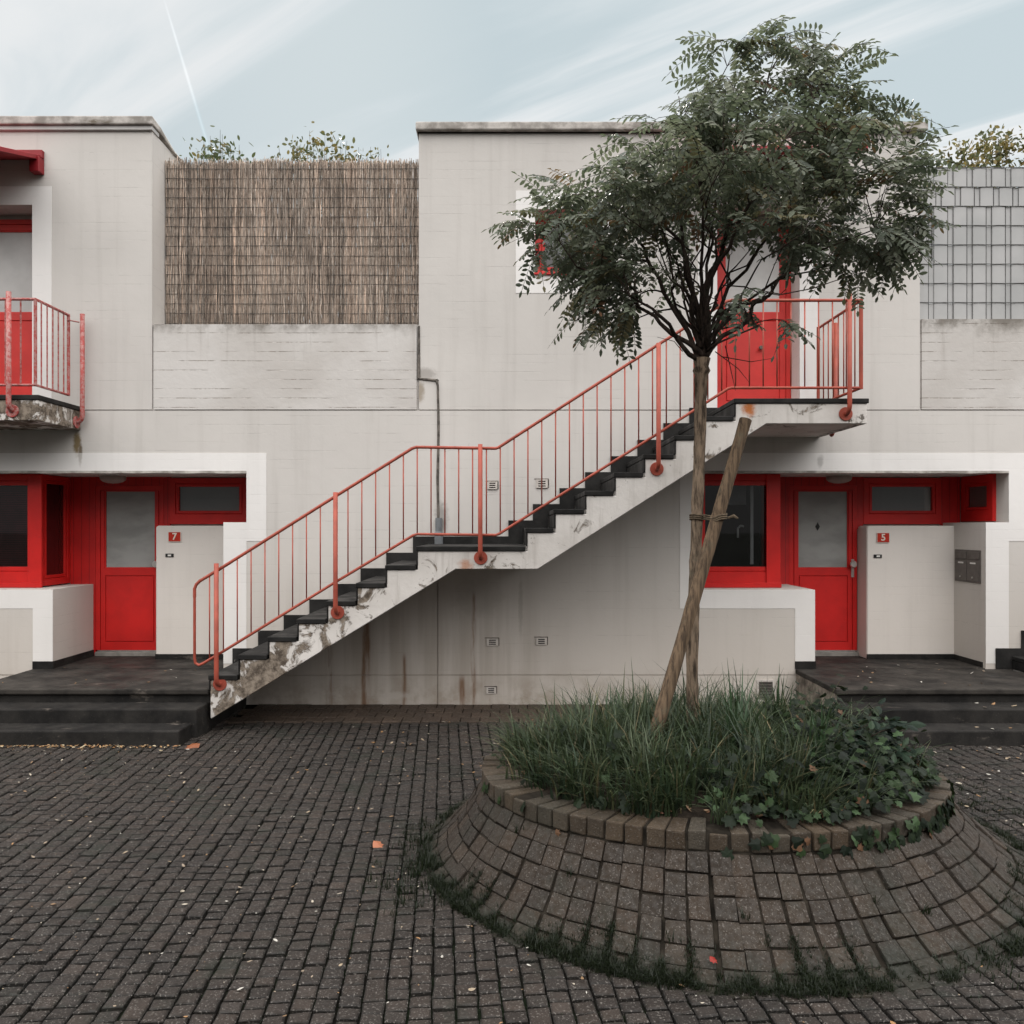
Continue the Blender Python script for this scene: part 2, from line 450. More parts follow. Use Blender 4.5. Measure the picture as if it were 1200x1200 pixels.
def slab_mat(name, a, b, wear):
    m = Mat(name)
    c = m.mix(m.rng(m.noise(3.5, 6, 0.65), 0.32, 0.68), a, b)
    w = m.rng(m.noise(2.4, 7, 0.72, stretch=(1, 2.2, 2)), 0.60, 0.70)
    c = m.mix(m.math('MULTIPLY', w, wear), c, (0.24, 0.205, 0.175))
    sp = m.rng(m.noise(120, 2), 0.66, 0.74)
    c = m.mix(m.math('MULTIPLY', sp, 0.3), c, (0.2, 0.18, 0.16))
    m.bump(m.noise(50, 5, 0.7), 0.4, 0.004)
    return m.fin(c, m.rng(m.noise(3, 4), 0.3, 0.7, 0.55, 0.9), 0.16)
M['slab_dark'] = slab_mat('dark_step_slab', (0.0095, 0.009, 0.0088), (0.026, 0.024, 0.022), 0.35)
M['slab_top'] = slab_mat('worn_step_slab', (0.014, 0.0128, 0.0118), (0.046, 0.041, 0.036), 0.34)

def brick_mat(name, speck=0.5, moss=0.35, foot=False):  # exposed-aggregate concrete block
    m = Mat(name); t = m.tint()
    c = m.mix(m.rng(m.noise(16, 5, 0.65), 0.3, 0.7), t, (0.5, 0.5, 0.5), 'MULTIPLY')
    c = m.mix(0.55, t, c)
    g = m.rng(m.noise(105, 2.5, 0.6), 0.60, 0.64)
    c = m.mix(m.math('MULTIPLY', g, speck), c, (0.17, 0.155, 0.14))
    gd = m.rng(m.noise(170, 2, 0.5), 0.40, 0.33)
    c = m.mix(m.math('MULTIPLY', gd, 0.5), c, (0.007, 0.006, 0.0055))
    mo = m.rng(m.noise(1.9, 8, 0.75), 0.50, 0.66)
    c = m.mix(m.math('MULTIPLY', mo, moss), c, (0.010, 0.013, 0.008))
    if foot:      # moss creeping up from the ground
        zz = m.math('ADD', m.xyz()[2], m.math('MULTIPLY', m.math('SUBTRACT', m.noise(5, 6, 0.7), 0.5), 0.28))
        c = m.mix(m.math('MULTIPLY', m.rng(zz, 0.10, 0.0), 0.6), c, (0.0085, 0.011, 0.0065))
    m.bump(m.noise(110, 4, 0.7), 0.9, 0.006)
    return m.fin(c, m.rng(m.noise(40, 4), 0.35, 0.65, 0.5, 0.85), 0.35)
M['paver'] = brick_mat('concrete_paver', 0.62, 0.6)
M['apron'] = brick_mat('planter_paver', 0.38, 0.35)
M['skirt'] = brick_mat('mossy_planter_paver', 0.42, 0.4, True)
def joint_mat():
    m = Mat('mossy_joint_soil')
    c = m.mix(m.rng(m.noise(3, 6, 0.7), 0.42, 0.62), (0.0065, 0.0055, 0.0045), (0.007, 0.011, 0.005))
    m.bump(m.noise(60, 5, 0.7), 0.8, 0.01)
    return m.fin(c, 0.95, 0.1)
M['joint'] = joint_mat()
M['mortar'] = simple('dirty_mortar', (0.021, 0.0175, 0.0135), 0.95, 0.35, 9, 0.1, bump=0.6)
M['soil'] = simple('planting_soil', (0.022, 0.017, 0.013), 0.95, 0.3, 18, 0.1, bump=0.8)

def glass_mat(name, tr, refl_tint=(1, 1, 1), rough=0.02):
    m = Mat(name); m.t.nodes.remove(m.p)
    t = m.n('ShaderNodeBsdfTransparent'); t.inputs[0].default_value = (*tr, 1)
    g = m.n('ShaderNodeBsdfGlossy'); g.inputs[0].default_value = (*refl_tint, 1); g.inputs[1].default_value = rough
    fr = m.n('ShaderNodeFresnel'); fr.inputs[0].default_value = 1.5
    mx = m.n('ShaderNodeMixShader')
    m.L(m.math('MULTIPLY', fr.outputs[0], 1.7, True), mx.inputs[0]); m.L(t.outputs[0], mx.inputs[1]); m.L(g.outputs[0], mx.inputs[2])
    m.L(mx.outputs[0], m.o.inputs[0])
    return m.m
M['glass'] = glass_mat('window_glass', (0.55, 0.58, 0.6))
M['room'] = simple('dark_room', (0.018, 0.017, 0.017), 0.9, 0.2, 3)
def frost():
    m = Mat('frosted_glass'); x, y, z = m.xyz()
    c = m.mix(m.rng(m.noise(2.2, 4, 0.5, stretch=(1, 1, 2)), 0.35, 0.65), (0.24, 0.245, 0.235), (0.33, 0.335, 0.325))
    m.bump(m.noise(90, 3), 0.15, 0.003)
    return m.fin(c, 0.28, 0.5)
M['frost'] = frost()
M['frost_sky'] = simple('sky_painted_glass', (0.56, 0.56, 0.55), 0.25, 0.08, 2, 0.5)  # pale sky reflection painted into the upper door panes
M['blind'] = simple('dark_red_blind', (0.13, 0.022, 0.028), 0.6, 0.2, 4)
M['curtain'] = simple('pale_curtain', (0.42, 0.42, 0.42), 0.9, 0.12, 5)
M['steel'] = simple('brushed_steel', (0.62, 0.60, 0.57), 0.35, 0.06, 20, 0.5, 0.8)
M['letterbox'] = simple('grey_brown_letterbox_metal', (0.115, 0.10, 0.09), 0.5, 0.1, 12)
M['white'] = simple('white_plastic', (0.72, 0.70, 0.67), 0.5, 0.04)
M['ink'] = simple('black_plastic', (0.02, 0.02, 0.02), 0.5, 0.1)
M['sign_red'] = simple('red_enamel', (0.46, 0.028, 0.014), 0.35, 0.08, 30)
M['sign_ink'] = simple('cream_enamel', (0.75, 0.70, 0.62), 0.4, 0.04)
M['lamp'] = simple('dull_lamp_glass', (0.36, 0.30, 0.27), 0.5, 0.08)
M['pipe'] = simple('grey_pipe_plastic', (0.16, 0.17, 0.18), 0.55, 0.12, 12)
M['seal'] = simple('dark_joint_sealant', (0.13, 0.115, 0.10), 0.8, 0.3, 14)
M['vent'] = simple('vent_plate', (0.56, 0.52, 0.48), 0.7, 0.08, 12)
M['dark_gap'] = simple('dark_gap', (0.035, 0.03, 0.028), 0.9, 0.2)
M['wire'] = simple('dark_wire', (0.045, 0.045, 0.043), 0.5, 0.1, 20, 0.4)
M['threshold'] = simple('grey_threshold', (0.23, 0.215, 0.195), 0.7, 0.15, 10)
M['rope'] = simple('old_rope', (0.10, 0.075, 0.05), 0.9, 0.2, 40)

def reed_mat():
    m = Mat('dry_reed'); t = m.tint()
    c = m.mix(m.rng(m.noise(3, 5, 0.6, stretch=(30, 30, 6)), 0.35, 0.65), t, (0.45, 0.42, 0.4), 'MULTIPLY')
    return m.fin(m.mix(0.6, t, c), 0.75, 0.25)
M['reed'] = reed_mat()
def strip_mat():
    m = Mat('grey_plastic_strip')
    c = m.mix(m.rng(m.noise(2, 4), 0.3, 0.7), (0.36, 0.365, 0.365), (0.43, 0.43, 0.43))
    return m.fin(c, 0.42, 0.4)
M['strip'] = strip_mat()

def bark_mat(name, a, b, s=(9, 9, 1.6), amt=1.0):
    m = Mat(name)
    n1 = m.noise(4, 7, 0.7, stretch=s)
    c = m.mix(m.rng(n1, 0.35, 0.62), a, b)
    c = m.mix(m.math('MULTIPLY', m.rng(m.noise(9, 5, 0.6), 0.55, 0.7), 0.35), c, (0.11, 0.105, 0.075))
    m.bump(n1, amt, 0.02)
    return m.fin(c, 0.9, 0.15)
M['bark'] = bark_mat('robinia_bark', (0.040, 0.030, 0.022), (0.235, 0.175, 0.125))
M['limb'] = bark_mat('young_bark', (0.016, 0.012, 0.010), (0.058, 0.042, 0.034))
M['stake'] = bark_mat('weathered_stake_wood', (0.050, 0.036, 0.026), (0.155, 0.108, 0.070), (14, 14, 0.9), 0.5)

def leaf_mat(name, trans=0.35, gloss=0.35):
    m = Mat(name); t = m.tint()
    m.fin(t, 0.42, gloss)
    tl = m.n('ShaderNodeBsdfTranslucent')
    tc_ = m.mix(0.35, t, (0.10, 0.13, 0.045)); m.L(tc_, tl.inputs[0])
    mx = m.n('ShaderNodeMixShader'); mx.inputs[0].default_value = trans
    m.L(m.p.outputs[0], mx.inputs[1]); m.L(tl.outputs[0], mx.inputs[2]); m.L(mx.outputs[0], m.o.inputs[0])
    return m.m
M['leaf'] = leaf_mat('leaf', 0.38, 0.3)
M['ivy'] = leaf_mat('ivy_leaf', 0.10, 0.10)
M['grass'] = leaf_mat('grass_blade', 0.25, 0.25)
M['litter'] = leaf_mat('dry_leaf', 0.1, 0.2)

# ------------------------------------------------------------------ ground
def paving():
    PC = (1.265, 5.45)
    base = MB(); base.add([(-300, -300, -0.022), (300, -300, -0.022), (300, 300, -0.022), (-300, 300, -0.022)], [(0, 1, 2, 3)])
    tag(base.build('ground', M['joint'], normals=False), kind='structure')
    g = np.random.default_rng(3)
    ang = R(4.8); ca, sa = math.cos(ang), math.sin(ang)
    V, Fc, Cc = [], [], []
    CW = 0.097
    for ci in range(-118, 128):
        yy = -2.0 + g.uniform(0, 0.1)
        cx = ci * CW
        while yy < 11.5:
            ln = 0.086 * g.uniform(0.92, 1.08)
            if g.random() < 0.02: ln *= 1.9
            y0, y1 = yy + 0.0058, yy + ln - 0.0058
            yy += ln
            mx_, my_ = cx, (y0 + y1) / 2
            X, Y = mx_ * ca - my_ * sa, mx_ * sa + my_ * ca
            if not (-9 < X < 9.5 and 0.8 < Y < 9.05): continue
            if ((X - 1.21) / 1.73)**2 + ((Y - 5.10) / 1.58)**2 < 1: continue
            if Y > 8.28 and -2.93 < X < 3.14: continue
            if Y > 7.45 and (-5.3 < X < -3.0 or 3.2 < X < 5.5): continue
            hw, hl = CW / 2 - 0.0046, (y1 - y0) / 2
            jit = g.uniform(-0.004, 0.004, (4, 2))
            zt = g.normal(0, 0.0030) + 0.008 * mnoise.noise((X * 0.7, Y * 0.7, 0))
            tx, ty = g.normal(0, 0.024, 2)
            b0 = len(V)
            cs4 = [(-hw, -hl), (hw, -hl), (hw, hl), (-hw, hl)]
            rot = g.normal(0, 0.012)
            for lvl in range(3):
                ins = (0, 0, 0.009)[lvl]
                for k, (a, b) in enumerate(cs4):
                    a2 = (abs(a) - ins) * (1 if a > 0 else -1) + jit[k, 0]; b2 = (abs(b) - ins) * (1 if b > 0 else -1) + jit[k, 1]
                    a3, b3 = a2 - b2 * rot, b2 + a2 * rot
                    lx, ly = mx_ + a3, my_ + b3
                    z = (-0.05, zt - 0.006, zt)[lvl] + (0 if lvl == 0 else a * tx + b * ty)
                    V.append((lx * ca - ly * sa, lx * sa + ly * ca, z))
            for lvl in range(2):
                for k in range(4):
                    i = b0 + lvl*4 + k; j = b0 + lvl*4 + (k+1) % 4
                    Fc.append((i, j, j+4, i+4))
            Fc.append((b0+8, b0+9, b0+10, b0+11))
            br = g.uniform(0.70, 1.25)
            if g.random() < 0.07: br *= g.uniform(1.2, 1.6)
            patch = 0.5 + 0.5 * mnoise.noise((X * 0.45 + 7, Y * 0.45, 2)) + 0.35 * mnoise.noise((X * 1.7, Y * 1.7, 5))
            br *= 0.62 + 0.66 * patch
            warm = g.uniform(0, 1)
            col = (0.0235 * br * (1 + 0.10 * warm), 0.0184 * br, 0.0154 * br * (1 - 0.08 * warm), 1)
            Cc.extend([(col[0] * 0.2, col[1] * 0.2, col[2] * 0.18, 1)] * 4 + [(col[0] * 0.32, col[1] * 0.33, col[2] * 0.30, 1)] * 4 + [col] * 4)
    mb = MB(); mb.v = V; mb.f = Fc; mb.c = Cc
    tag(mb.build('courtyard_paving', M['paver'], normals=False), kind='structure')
    # tan paving strip along the foot of the wall
    mb = MB(); cols = []
    y = 8.285
    for row in range(4):
        x = -2.93 + (0.1 if row % 2 else 0)
        while x < 3.12:
            w = min(0.2, 3.135 - x)
            n0 = len(mb.v)
            mb.box(x + 0.004, x + w - 0.004, y + 0.004, y + 0.198, -0.05, 0.004 + rnd.uniform(-0.003, 0.003))
            b = rnd.uniform(0.75, 1.1)
            cols += [(0.072 * b, 0.050 * b, 0.036 * b, 1)] * (len(mb.v) - n0)
            x += 0.2
        y += 0.2035
    mb.c = cols
    tag(mb.build('wall_foot_path', M['apron'], bevel=0.004), kind='structure')
paving()

# ------------------------------------------------------------------ houses
PER = 8.51
DOORY = 10.0
def door(parent, x0, x1, z0, z1, y, glass, name, mat, handle_x=None, handle_z=1.45, pane='frost', fw=0.055):
    """frame and leaf as one relief with grooves; returns the door part"""
    gx0, gx1, gz0, gz1 = glass
    lx0, lx1 = x0 + fw, x1 - fw
    rects = [(lx0, lx0 + 0.008, z0, z1 - fw, y + 0.02), (lx1 - 0.008, lx1, z0, z1 - fw, y + 0.02), (lx0, lx1, z1 - fw - 0.008, z1 - fw, y + 0.02)]
    rects += [(gx0 - 0.012, gx1 + 0.012, gz0 - 0.012, gz1 + 0.012, y + 0.012), (gx0, gx1, gz0, gz1, None)]
    pz0, pz1 = z0 + 0.10, gz0 - 0.10
    for r in ((gx0, gx1, pz1 - 0.010, pz1), (gx0, gx1, pz0, pz0 + 0.010), (gx0, gx0 + 0.010, pz0, pz1), (gx1 - 0.010, gx1, pz0, pz1)):
        rects.append((*r, y + 0.014))
    d = MB().relief(x0, x1, z0, z1, y, y + 0.06, rects).build(name, mat, parent, bevel=0.003)
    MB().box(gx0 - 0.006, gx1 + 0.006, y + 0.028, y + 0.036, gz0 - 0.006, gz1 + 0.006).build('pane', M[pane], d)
    if handle_x is not None:
        h = MB()
        h.tube([(handle_x, y - 0.006, handle_z), (handle_x, y - 0.05, handle_z)], 0.018, 10)
        h.tube([(handle_x, y - 0.05, handle_z), (handle_x, y - 0.062, handle_z), (handle_x, y - 0.08, handle_z)], [0.03, 0.044, 0.036], 16)
        h.box(handle_x - 0.017 + 0.012, handle_x + 0.017 + 0.012, y - 0.009, y + 0.001, handle_z - 0.16, handle_z + 0.06)
        h.build('handle', M['steel'], d, smooth=False)
    return d

def window(parent, x0, x1, z0, z1, y, fw, mat, mp=lambda x, y, z: (x, y, z), back=None, name='window', sash=0.035, bot=None):
    bot = bot if bot is not None else fw
    rects = [(x0 + fw - sash - 0.006, x1 - fw + sash + 0.006, z0 + bot - sash - 0.006, z1 - fw + sash + 0.006, y + 0.016),
             (x0 + fw - sash, x1 - fw + sash, z0 + bot - sash, z1 - fw + sash, y + 0.006), (x0 + fw, x1 - fw, z0 + bot, z1 - fw, None)]
    w = MB().relief(x0, x1, z0, z1, y, y + 0.06, rects, mp).build(name, mat, parent, bevel=0.003)
    g = MB(); gx0, gx1, gz0, gz1 = x0 + fw - 0.004, x1 - fw + 0.004, z0 + bot - 0.004, z1 - fw + 0.004
    g.add([mp(gx0, y + 0.03, gz0), mp(gx1, y + 0.03, gz0), mp(gx1, y + 0.03, gz1), mp(gx0, y + 0.03, gz1)], [(0, 1, 2, 3)])
    g.build('pane', M['glass'], w)
    if back:
        r = MB(); r.relief(x0 + 0.01, x1 - 0.01, z0 + 0.01, z1 - 0.01, y + 0.061, y + 0.5, [(x0 + 0.03, x1 - 0.03, z0 + 0.03, z1 - 0.03, y + 0.48)], mp).build('dark_room', M['room'], w)
    return w

def house(ox, seven):
    h = thing('terraced_house', (ox + 2, WY, 0),
              'white terraced house numbered 7 with a balcony and a reed screen at left' if seven else
              'white terraced house numbered 5 standing behind the tree and the outside staircase', 'house', 'white terraced houses with red doors')
    X = lambda u: wx(u) + ox                        # features measured on house 5
    g = 0.013
    x_l, x_r = -0.829 + ox, -0.829 + PER + ox
    if seven: x_l = -0.829 + ox
    oxl, oxr = X(820), X(1182)
    sill, head, ledge, floor = wz(691), wz(553), wz(611), 0.40
    cx0, cx1 = X(955), X(1155)
    JZ = 3.295
    rects = [(x_l, x_r, 0.322, 0.336, WY + 0.012), (x_l, x_l + 0.007, 0, JZ, WY + 0.02), (x_r - 0.007, x_r, 0, JZ, WY + 0.02),
             (x_l, x_r, JZ - 0.012, JZ, WY + 0.02)]
    rects += [(oxl, oxr, ledge - 0.01, head, None), (oxl, cx0, sill, ledge, None), (cx0 - 0.01, cx1, floor, ledge, None)]
    MB().relief(x_l, x_r, 0, JZ, WY, 10.05, rects).build('wall', M['wall'], h)
    # white bands painted round the openings, a few mm proud
    b = 0.222; t = WY - 0.004
    def band(name, rs):
        MB_ = MB()
        for r in rs: MB_.box(r[0], r[1], t, WY + 0.004, r[2], r[3])
        MB_.build(name, M['band'], h)
    zb = wz(634)
    band('white_band', [(oxl - b, oxr + b, head, head + 0.21), (oxl - b, oxl, sill - 0.21, head), (oxl, cx0 - b, sill - 0.21, sill - 0.002),
                        (cx0 - b, cx0, floor + 0.085, sill - 0.002), (oxr, oxr + b, zb, head), (cx1, oxr, floor + 0.06, ledge - 0.012),
                        (oxr, oxr + 0.0, zb, ledge)][:6])
    # chipped drip edge at the head of the opening
    d = MB(); n = 60
    for i in range(n):
        xa, xb = oxl + (oxr - oxl) * i / n, oxl + (oxr - oxl) * (i + 1) / n
        dd = 0.012 + 0.012 * abs(mnoise.noise((xa * 2.3, ox, 0)))
        d.box(xa, xb, WY - 0.008, WY + 0.03, head - dd, head + 0.012)
    d.build('drip_edge', M['coping'], h)
    # recess lining: inner wall with the house number, plinth, back panels
    iy = 9.75
    ix0, ix1 = (1016 - 600) * iy / 955 + ox, cx1 + 0.002
    MB().prism([(ix0, floor), (ix1 + 0.24, floor), (ix1 + 0.24, 2.0), (ix0 + 0.02, 2.0), (ix0, 1.98)], iy, 10.06).build('inner_wall', M['clean'], h, bevel=0.012)
    p = MB()
    p2 = MB(); p2.box(cx0 - b - 0.002, cx0 + 0.010, WY - 0.012, WY + 0.004, floor - 0.003, floor + 0.083)
    p2.box(cx0 - 0.004, cx0 + 0.010, WY + 0.004, 9.98, floor, floor + 0.083); p2.build('plinth', M['slab_dark'], h, bevel=0.003)
    p.box(ix0 - 0.004, ix1, iy - 0.012, iy + 0.005, floor, floor + 0.065)
    p.box(ix1 - 0.010, ix1 + 0.006, WY + 0.05, iy - 0.012, floor, floor + 0.065)
    p.build('plinth', M['slab_dark'], h, bevel=0.003)
    # entrance door with its boards and the narrow lights
    dx0, dx1 = 3.40 + ox, 4.235 + ox
    dz0, dz1 = 0.475, 2.49
    dr = door(h, dx0, dx1, dz0, dz1, DOORY, (3.52 + ox, 4.12 + ox, 1.49, 2.42), 'entrance_door', M['red'], handle_x=(4.165 + ox), handle_z=1.47 + 0.06)
    if not seven:
        dm = MB(); q = at(959, 617, 10.0)
        dm.prism([(q.x, q.z - 0.05), (q.x + 0.026, q.z), (q.x, q.z + 0.05), (q.x - 0.026, q.z)], DOORY + 0.018, DOORY + 0.03); dm.build('diamond_motif', M['ink'], dr)
    MB().box(dx0 - 0.0, dx1 + 0.01, DOORY - 0.03, DOORY + 0.05, floor, 0.455).build('threshold', M['threshold'], h, bevel=0.006)
    MB().box(dx0 + 0.03, dx1 - 0.03, DOORY - 0.014, DOORY + 0.03, 0.458, 0.473).build('weather_bar', M['steel'], h)
    for q in ((3.09 + ox, dx0 - 0.002, DOORY, floor), (dx0 - 0.002, dx1 + 0.002, DOORY - 0.006, dz1 + 0.001), (dx1 + 0.002, 4.31 + ox, DOORY + 0.004, 1.96), (5.27 + ox, 5.50 + ox, DOORY + 0.004, 1.96)):
        MB().box(q[0], q[1], q[2], DOORY + 0.05, q[3], head).build('red_boarding', M['red_board'], h)
    window(h, 4.31 + ox, 5.27 + ox, 2.02, head - 0.01, DOORY - 0.004, 0.11, M['red'], back=True, name='fanlight', bot=0.165)
    sx = 5.505 + ox
    window(h, 0.0, 0.665, 2.05, head - 0.004, 0.0, 0.13, M['red'], mp=lambda a, b_, c: (sx + b_, DOORY - a, c), back=False, name='side_light', bot=0.17)
    MB().box(sx + 0.045, sx + 0.1, 9.34, 9.99, 2.06, head - 0.02).build('dark_room', M['room'], h)
    # kitchen bay
    by = 9.40
    w = window(h, oxl + 0.002, 3.09 + ox, 1.30, head - 0.004, by, 0.13, M['red'], name='bay_window', bot=0.225, sash=0.05)
    pst = MB(); pst.box(2.93 + ox, 3.092 + ox, by - 0.018, by - 0.001, 1.34, head - 0.006)
    pst.build('corner_post', M['red'], w, bevel=0.004)
    cill = MB(); cill.box(oxl + 0.002, 3.10 + ox, by - 0.035, by - 0.001, 1.285, 1.345)
    cill.build('window_sill', M['red'], w, bevel=0.006)
    window(h, 0.0, 0.595, 1.30, head - 0.006, 0.0, 0.10, M['red'], mp=lambda a, b_, c: (3.09 + ox - b_, by + 0.003 + a, c), name='bay_side_window', bot=0.12)
    r = MB(); r.relief(oxl + 0.01, 3.02 + ox, 1.29, head - 0.01, by + 0.5, by + 0.66, []); r.build('dark_room', M['room'], w)
    if seven:
        bl = MB(); z = 1.52
        while z < head - 0.15:
            bl.box(oxl + 0.1, 2.99 + ox, by + 0.07, by + 0.085, z, z + 0.020); z += 0.026
        bl.box(2.995 + ox, 3.005 + ox, by + 0.12, by + 0.56, 1.4, head - 0.1)
        bl.build('blind', M['blind'], w)
    else:
        cu = MB(); q0, q1 = 2.62 + ox, 2.78 + ox
        cu.box(q1 + 0.0, q1 + 0.035, by + 0.10, by + 0.13, 1.55, head - 0.1); cu.build('window_frame_inside', M['white'], w)
        cu = MB(); cu.prism([(2.46 + ox, 2.25), (2.80 + ox, 2.25), (2.80 + ox, 2.5), (2.56 + ox, 2.5)], by + 0.34, by + 0.36); cu.build('curtain', M['curtain'], w)
        hd = MB(); hd.tube([(2.63 + ox, by + 0.09, 1.86), (2.63 + ox, by + 0.09, 1.97), (2.66 + ox, by + 0.09, 2.0), (2.70 + ox, by + 0.09, 1.99)], 0.012, 8); hd.build('handle', M['white'], w)
    # upper storey block
    ul = -1.04 + ox; ur = (-4.02 if seven else 4.555)
    top = 6.405 if seven else 6.378
    drr = (-5.356 if seven else 3.211); drl = drr - 0.92; dht = wz(240)
    wl, wr, wb, wt_ = X(627), X(706), wz(322), wz(245)
    rects = [(drl, drr, JZ, dht, WY + 0.34), (wl, wr, wb, wt_, WY + 0.30)]
    if not seven:
        zc_ = wz(445)
        rects += [(ul, -0.829, zc_ - 0.009, zc_ + 0.009, WY + 0.02), (-0.835, -0.817, JZ, zc_, WY + 0.02)]
    MB().relief(ul, ur, JZ, top, WY, 10.05, rects).build('upper_wall', M['wall'], h)
    MB().box(ul, ur, 10.051, 14.0, JZ - 0.01, top - 0.001).build('rear_wall', M['wall'], h)
    MB().box(x_l, x_r, 10.051, 14.0, 0, JZ - 0.012).build('lower_wall', M['wall'], h)
    ub = MB()
    for r in ((drr, drr + 0.215, JZ + 0.02, dht), (drl - 0.215, drl, JZ + 0.02, dht), (drl - 0.215, drr + 0.215, dht, dht + 0.205),
              (wr, wr + 0.215, wb, wt_), (wl - 0.215, wl, wb, wt_), (wl - 0.215, wr + 0.215, wb - 0.205, wb), (wl - 0.215, wr + 0.215, wt_, wt_ + 0.205)):
        ub.box(r[0], r[1], t, WY + 0.004, r[2], r[3])
    ub.build('white_band', M['band'], h)
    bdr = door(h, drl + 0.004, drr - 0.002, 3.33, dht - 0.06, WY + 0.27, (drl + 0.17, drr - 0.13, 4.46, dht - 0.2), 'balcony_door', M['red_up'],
         pane='frost_sky')
    if not seven:
        kb = at(891, 408, WY + 0.26); kn = MB(); kn.tube([(kb.x, WY + 0.268, kb.z), (kb.x, WY + 0.235, kb.z), (kb.x, WY + 0.215, kb.z)], [0.012, 0.026, 0.02], 14); kn.build('knob', M['letterbox'], bdr)
    window(h, wl, wr, wb + 0.03, wt_, WY + 0.20, 0.12, M['red_up'], name='upper_window', back=False)
    MB().box(wl - 0.01, wr + 0.01, WY - 0.03, WY + 0.2, wb - 0.004, wb + 0.029).build('window_sill', M['red_up'], h, bevel=0.005)
    # coping
    if seven:
        MB().box(ul - 0.03, ur + 0.012, WY - 0.03, WY + 0.16, top, top + 0.05).build('fascia', M['fascia'], h, bevel=0.004)
        cp = MB()
        prf = [(WY - 0.06, top + 0.05), (WY - 0.06, top + 0.145), (WY + 0.16, top + 0.125), (WY + 0.55, top + 0.03), (14.05, top + 0.03), (14.05, top - 0.02), (WY + 0.55, top + 0.0), (WY + 0.16, top + 0.05)]
        m_ = len(prf)
        cp.add([(ul - 0.06, y, z) for y, z in prf] + [(ur + 0.03, y, z) for y, z in prf],
               [(0, 1, 2, 7), (7, 2, 3, 6), (6, 3, 4, 5), (m_, m_+7, m_+2, m_+1), (m_+7, m_+6, m_+3, m_+2), (m_+6, m_+5, m_+4, m_+3)] + [(i, i + m_, (i+1) % m_ + m_, (i+1) % m_) for i in range(m_)])
    else:
        MB().box(ul - 0.01, ur + 0.01, WY - 0.012, 14.0, top, top + 0.012).build('fascia', M['dark_gap'], h)
        cp = MB().box(ul - 0.03, ur + 0.065, WY - 0.065, 14.05, top + 0.012, top + 0.105)
    cp.build('coping', M['coping'], h, bevel=0.014, seg=2)
    # parapet of the roof terrace
    pt = 4.247 if seven else 4.305
    pr = -1.045 if seven else 7.465
    MB().relief(ur + 0.001, pr, JZ + 0.001, pt, WY - 0.004, WY + 0.30,
                [(ur, ur + 0.02, JZ, pt, WY + 0.02), (pr - 0.02, pr, JZ, pt, WY + 0.02)]).build('parapet', M['parapet'], h)
    MB().box(ur + 0.002, pr, 9.401, 10.05, JZ + 0.002, JZ + 0.03).build('terrace_floor', M['slab_top'], h)
    # canopy over the upper door
    kr = -5.24 if seven else 3.62
    kl = kr - 1.75
    za, zb_ = 6.13, 5.86
    k = MB()
    k.add([(kl, WY + 0.0, za), (kr, WY + 0.0, za), (kr, 8.28, zb_), (kl, 8.28, zb_), (kl, WY, za - 0.05), (kr, WY, za - 0.05), (kr, 8.28, zb_ - 0.05), (kl, 8.28, zb_ - 0.05)],
          [(0, 1, 2, 3), (7, 6, 5, 4), (0, 4, 5, 1), (1, 5, 6, 2), (2, 6, 7, 3), (3, 7, 4, 0)])
    k.box(kl, kr + 0.02, WY - 0.05, WY - 0.001, za - 0.045, za + 0.045)
    ck = k.build('canopy', M['red_dark'], h, bevel=0.004)
    for xx in (kr - 0.09, kr - 0.62, kl + 0.03):
        MB().box(xx, xx + 0.11, WY - 0.11, WY - 0.001, za - 0.22, za - 0.052).build('bracket', M['red_dark'], ck, bevel=0.006)
    return h
house(0.0, False)
house(-PER, True)

# dark sealant in the joint between the two houses
sj = MB()
pts = [(491, 382), (491, 443), (497, 445), (511, 446), (513, 452), (514, 500), (513, 560), (514, 612)]
sj.tube([(wx(u), WY - 0.0, wz(v)) for u, v in pts], 0.017, 6, bump=0.35, seed=4)
pj = thing('drain_pipe', (wx(514), WY - 0.03, 1.8), 'short grey pipe below a dark sealed wall joint behind the stair landing', 'pipe')
pp = MB(); a, b_ = wz(607), wz(639)
pp.tube([(wx(514.5), WY - 0.035, a), (wx(514.5), WY - 0.035, (a + b_) / 2), (wx(514.5), WY - 0.035, (a + b_) / 2 - 0.01), (wx(514.5), WY - 0.035, b_ - 0.03)], [0.038, 0.038, 0.048, 0.048], 14)
pp.build('pipe', M['pipe'], pj); sj.build('sealed_joint', M['seal'], pj)

# ------------------------------------------------------------------ entrance steps
def entrance(ox, seven):
    e = thing('entrance_steps', (ox + 4.3, 8.2, 0),
              'three dark worn entrance steps leading to door 7, under the foot of the staircase' if seven else
              'three dark worn entrance steps behind the planter leading to door 5', 'steps', 'dark entrance steps')
    x0, x1 = 3.16 + ox, 5.55 + ox
    body = MB()
    body.box(x0 + 0.03, x1 - 0.005, 7.99, 9.097, -0.03, 0.345)
    body.build('landing_base', M['slab_dark'], e)
    MB().box(x0 + 0.012, x0 + 0.029, 8.0, 9.096, -0.03, 0.344).build('side_wall', M['stained'], e)
    top = MB()
    top.prism([(x0, 0.345), (x1, 0.345), (x1, 0.400), (x0, 0.400)], 7.95, 9.094)
    top.build('landing', M['slab_top'], e, bevel=0.012, seg=2)
    MB().box(wx(955) + ox + 0.012, wx(1155) + ox - 0.008, 9.0945, 9.985, 0.33, 0.404).build('doorstep', M['slab_top'], e)
    for (ya, yb, z) in ((7.67, 7.99, 0.268), (7.38, 7.68, 0.135)):
        s = MB().box(x0 + 0.02 + (0.03 if z < .2 else 0), x1 - 0.006 - (0.05 if z < .2 else 0), ya, yb, -0.03, z)
        st = s.build('step', M['slab_dark'], e, bevel=0.014, seg=2)
